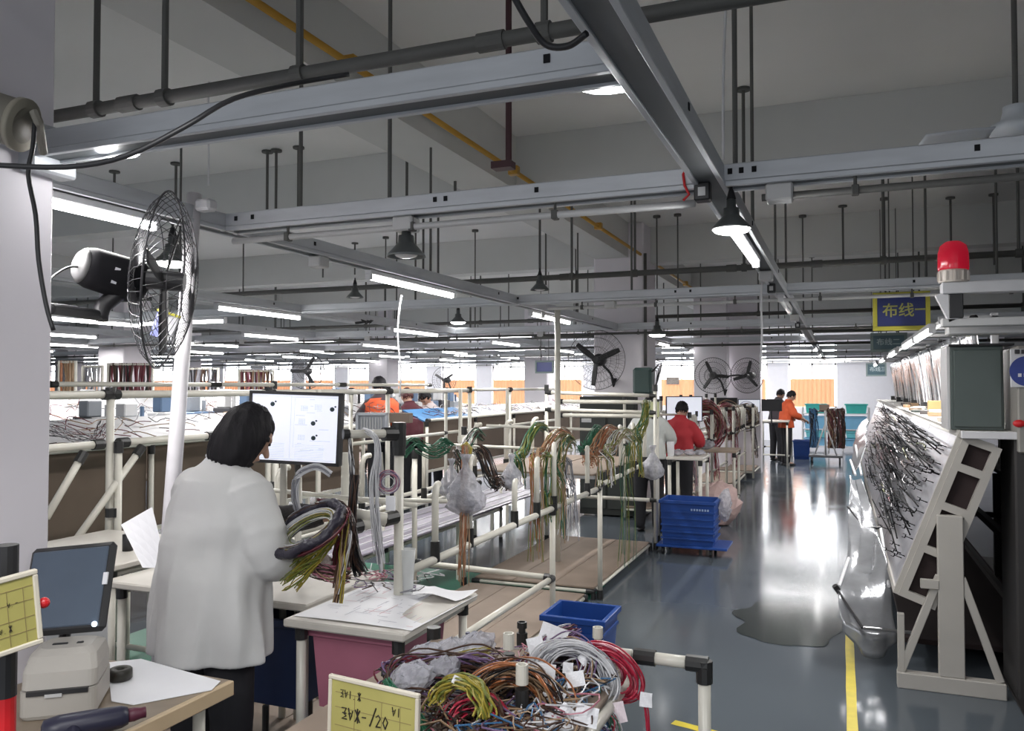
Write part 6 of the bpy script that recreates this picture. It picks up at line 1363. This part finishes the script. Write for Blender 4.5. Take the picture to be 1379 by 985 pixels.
# trolley far down the aisle
tr = PZ(1114, 614, .0); TX, TY = tr.x, 18.9
TR = thing('harness_trolley', 'dark A frame trolley far down the aisle hung with brown harnesses', 'trolley', (TX, TY, 0))
MB().box((TX-.34, TY-.25, .12), (TX+.34, TY+.25, .17), b=.01).build('base', mat('trolley_grey', (.12, .12, .13), .5), TR)
for sx in (-.28, .28):
    for sy in (-.2, .2): MB().cyl((TX+sx-.02, TY+sy, .06), (TX+sx+.02, TY+sy, .06), .06, 12).build('wheel', BLACK, TR)
for s_ in (-1, 1): pipe(TR, (TX+s_*.22, TY-.2, .17), (TX, TY-.2, .85), r=.015, m_=FOAM, jt=())
pipe(TR, (TX, TY-.2, .17), (TX, TY-.2, 1.12), r=.02, m_=FOAM, jt=()); pipe(TR, (TX-.3, TY, 1.10), (TX+.36, TY, 1.10), r=.018, m_=FOAM, jt=()); pipe(TR, (TX, TY-.2, 1.1), (TX, TY+.2, 1.1), r=.018, m_=FOAM, jt=())
for i, (dx, cols, lab) in enumerate(((-.24, ['black', 'blue'], 'dark blue harness hanging at the left of the trolley'), (.12, ['brown', 'tan', 'maroon'], 'brown harness hanging at the middle of the trolley'), (.30, ['brown', 'maroon', 'black'], 'dark brown harness hanging at the right of the trolley'))):
    bundle('wire_bundle', [(TX+dx, TY-.06, 1.15), (TX+dx, TY-.1, 1.0), (TX+dx+.01, TY-.1, .7), (TX+dx, TY-.1, .32)], 60, .09, cols, lab, seed=101+i, r=.008)
sbox('cardboard_box', (TX-.02, TY-.02, 1.12), (.2, .16, .13), WOODB, 'brown box on top of the far trolley')
bin_('storage_bin', (-1.02, 19.5, 0), (-.66, 19.9, .42), BLUE, 'small blue bin on the floor left of the far trolley', ribs=2)
CY1 = mat('cyan_plastic', (.16, .55, .62), .4); CY2 = mat('light_blue_plastic', (.20, .45, .66), .4); TEAL = mat('teal_plastic', (.06, .48, .44), .4)
for g_, (px, nm) in enumerate(((1098, 'left of the far trolley'), (1152, 'right of the far trolley'))):
    p = PY(px, 540, 22.6)
    rk = thing('shelf_rack', 'white rack of blue and teal crates '+nm, 'rack', (p.x, 22.6, 0))
    for sx in (-.31, .31):
        for sy in (-.25, .25): MB().cyl((p.x+sx, 22.6+sy, 0), (p.x+sx, 22.6+sy, 1.1), .02, 8).build('post', WHITE, rk)
    for z in (.12, .55, .95): MB().box((p.x-.33, 22.33, z-.02), (p.x+.33, 22.87, z), b=.004).build('shelf', WHITE, rk)
    for i, z in enumerate((.12, .33, .55, .95)):
        bin_('stacking_crate', (p.x-.27+.03*(i % 2), 22.36, z+.001), (p.x+.24+.03*(i % 2), 22.82, z+[.19, .17, .32, .24][i]), [CY2, CY1, CY2, TEAL][i], ['light blue crate at the bottom of the rack ', 'cyan crate second from the bottom of the rack ', 'light blue crate on the middle shelf of the rack ', 'teal crate on top of the rack '][i]+nm, cat='crate', taper=.03, rimw=.02)
# ================================================================ FAR LEFT CLUTTER
def curtain_rack(px0, px1, py0, d, cols, label, zb=1.0):
    a = PD(px0, py0, d); b = PD(px1, py0, d); dv = (b-a); L_ = dv.length; dv.normalize(); nn = V((-dv.y, dv.x, 0)); t = thing('harness_rack', label, 'rack', ((a.x+b.x)/2, (a.y+b.y)/2, 0))
    for p in (a, b): MB().cyl((p.x, p.y, 0), (p.x, p.y, a.z+.02), .022, 8).build('post', PIPE, t)
    MB().cyl(a, b, .02, 8).build('top_bar', PIPE, t)
    Q = random.Random(int(px0)); m = MB(); ms = [wmat(c, 0) for c in cols]; k = 0; x = .03
    while x < L_-.03:
        m.cm = Q.randrange(len(cols)); ln = Q.uniform(.85, 1.0)*(a.z-zb); r_ = Q.uniform(.012, .022); p = a+dv*x; P = [p+V((0, 0, .02))]+[p+dv*Q.gauss(0, .02)+nn*Q.gauss(0, .03)-V((0, 0, ln*j/4)) for j in range(1, 5)]; m.tube(P, r_, 5); x += r_*1.5
    m.build('hung_harnesses', ms, t); return t
curtain_rack(80, 102, 488, 12, ['tan', 'orange'], 'rack of tan and yellow harnesses beside the near white column')
curtain_rack(112, 138, 494, 13, ['grey', 'white'], 'rack of grey harnesses next to the tan ones')
curtain_rack(146, 206, 491, 12.5, ['black', 'brown', 'maroon', 'maroon'], 'wide rack of dark brown and maroon harnesses behind the leaning pole')
curtain_rack(249, 294, 497, 14, ['black', 'grey', 'brown'], 'rack of dark grey harnesses right of the leaning pole')
curtain_rack(322, 368, 500, 15, ['brown', 'pink', 'maroon', 'tan'], 'rack of pink and brown harnesses above the big monitor')
Q = random.Random(77)
MSH = [mat('machine_black', (.03, .03, .035), .5), mat('machine_grey', (.25, .27, .3), .5), mat('machine_white', (.55, .55, .56), .5), mat('machine_blue', (.1, .16, .26), .5)]
def gear(x, y, z, w_, h_, i, lab, g):
    t = thing('bench_machine', lab, 'machine', (x, y, z), g); m0, m1 = MSH[i % 4], MSH[(i+1+i//3) % 4]
    MB().box((x-.12, y-w_/2, z), (x+.12, y+w_/2, z+h_*.45), b=.01).build('base', m0, t); MB().box((x-.10, y-w_*.35, z+h_*.45), (x+.02, y+w_*.15, z+h_), b=.01).build('head', m1, t)
    MB().cyl((x+.02, y+w_*.3, z+h_*.45), (x+.02, y+w_*.3, z+h_*.85), .02, 8).build('spindle', MSH[(i+2) % 4], t)
for X, y0, y1, nm in ((-6.3, 5.2, 13.5, 'shelf between the first and second benches'), (-9.0, 7.0, 16.0, 'shelf behind the second bench')):
    t = thing('machine_shelf', 'long narrow white '+nm, 'shelf', (X, (y0+y1)/2, 0)); MB().box((X-.2, y0, 1.22), (X+.2, y1, 1.25), b=.003).build('tabletop', WHITE, t)
    y = y0+.05
    while y < y1: MB().box((X-.18, y, 0), (X-.14, y+.04, 1.22)).build('leg', PIPE, t); MB().box((X+.14, y, 0), (X+.18, y+.04, 1.22)).build('leg', PIPE, t); y += 1.6
    MB().box((X-.2, y0, .75), (X+.2, y1, .77)).build('lower_shelf', PANELB, t)
    y = y0+.3; i = 0
    while y < y1-.3:
        gear(X, y, 1.25, Q.uniform(.22, .34), Q.uniform(.22, .36), i, ORDW[i]+' bench machine from the camera on the '+nm, 'machines on the '+nm); y += Q.uniform(.38, .5); i += 1
for i, (px, py, d) in enumerate(((327, 513, 13), (345, 517, 13.2), (440, 520, 13), (378, 521, 12.5))):
    pass
# extra upright posts among the middle benches
for i, (px, d, lab) in enumerate(((429, 6.3, 'thin ivory post right of the big monitor'), (683, 9.5, 'thin ivory post left of the leaning harnesses in the middle'), (620, 8.0, 'thin ivory post beside the blue cloth bench'))):
    p = PD(px, 540, d); m = MB(); m.cyl((p.x, p.y, 0), (p.x, p.y, 1.62), .02, 10); m.cyl((p.x, p.y, 1.1), (p.x, p.y, 1.16), .028, 10); tag(m.build('upright_post', PIPE), lab, 'post')
# low lane rails between racks
LR = frame('low double rail of ivory pipes along the green lane left of the nearest rack', (-3.4, 5, 0))
for x, z in ((-3.35, .35), (-3.35, .75), (-3.65, .55)):
    pipe(LR, (x, 3.4, z), (x, 5.6, z), r=.017); pipe(LR, (x, 5.6, z), (x, 8.0, z), r=.017)
for y in (3.4, 5.6, 8.0):
    for x in (-3.35, -3.65): pipe(LR, (x, y, 0), (x, y, .78), r=.017)
LB_ = thing('lane_board', 'pale violet lined board lying behind the nearest pipe rack', 'board', (-3.3, 6.5, .3))
m = MB(); m.box((-3.62, 4.2, .50), (-3.0, 8.4, .515), b=.002); m.build('panel', mat('violet_grey_board', (.26, .24, .30), .35, var=.05), LB_)
for k in range(5): MB().box((-3.58+.13*k, 4.22, .515), (-3.57+.13*k, 8.38, .522)).build('groove_strip', WHITE, LB_)
for y in (4.3, 6.3, 8.3): MB().box((-3.6, y, 0), (-3.57, y+.03, .50)).build('leg', PIPE, LB_); MB().box((-3.05, y, 0), (-3.02, y+.03, .50)).build('leg', PIPE, LB_)
# yellow framed small clip at fan foot
t = thing('paper_clipboard', 'small blue and yellow edged card hanging under the wire caged fan', 'sign', PD(222, 445, 3.3))
Mt = Matrix.Translation(PD(222, 440, 3.3)) @ Euler((0, rad(18), YAW)).to_matrix().to_4x4(); MB().box((-.045, -.004, -.05), (.045, .004, .055), M=Mt, b=.003).build('card', PAPER, t)
MB().box((-.045, -.007, -.05), (.0, -.003, .055), M=Mt, b=.001).build('coloured_half', mat('card_blue', (.2, .22, .5), .5), t); MB().box((-.048, -.008, .05), (.048, .006, .06), M=Mt, b=.001).build('top_edge', YI, t)
m = MB(); m.cyl(Mt @ V((0, 0, .055)), Mt @ V((0.0, 0, .10)), .002, 5); m.build('string', BLACK, t)
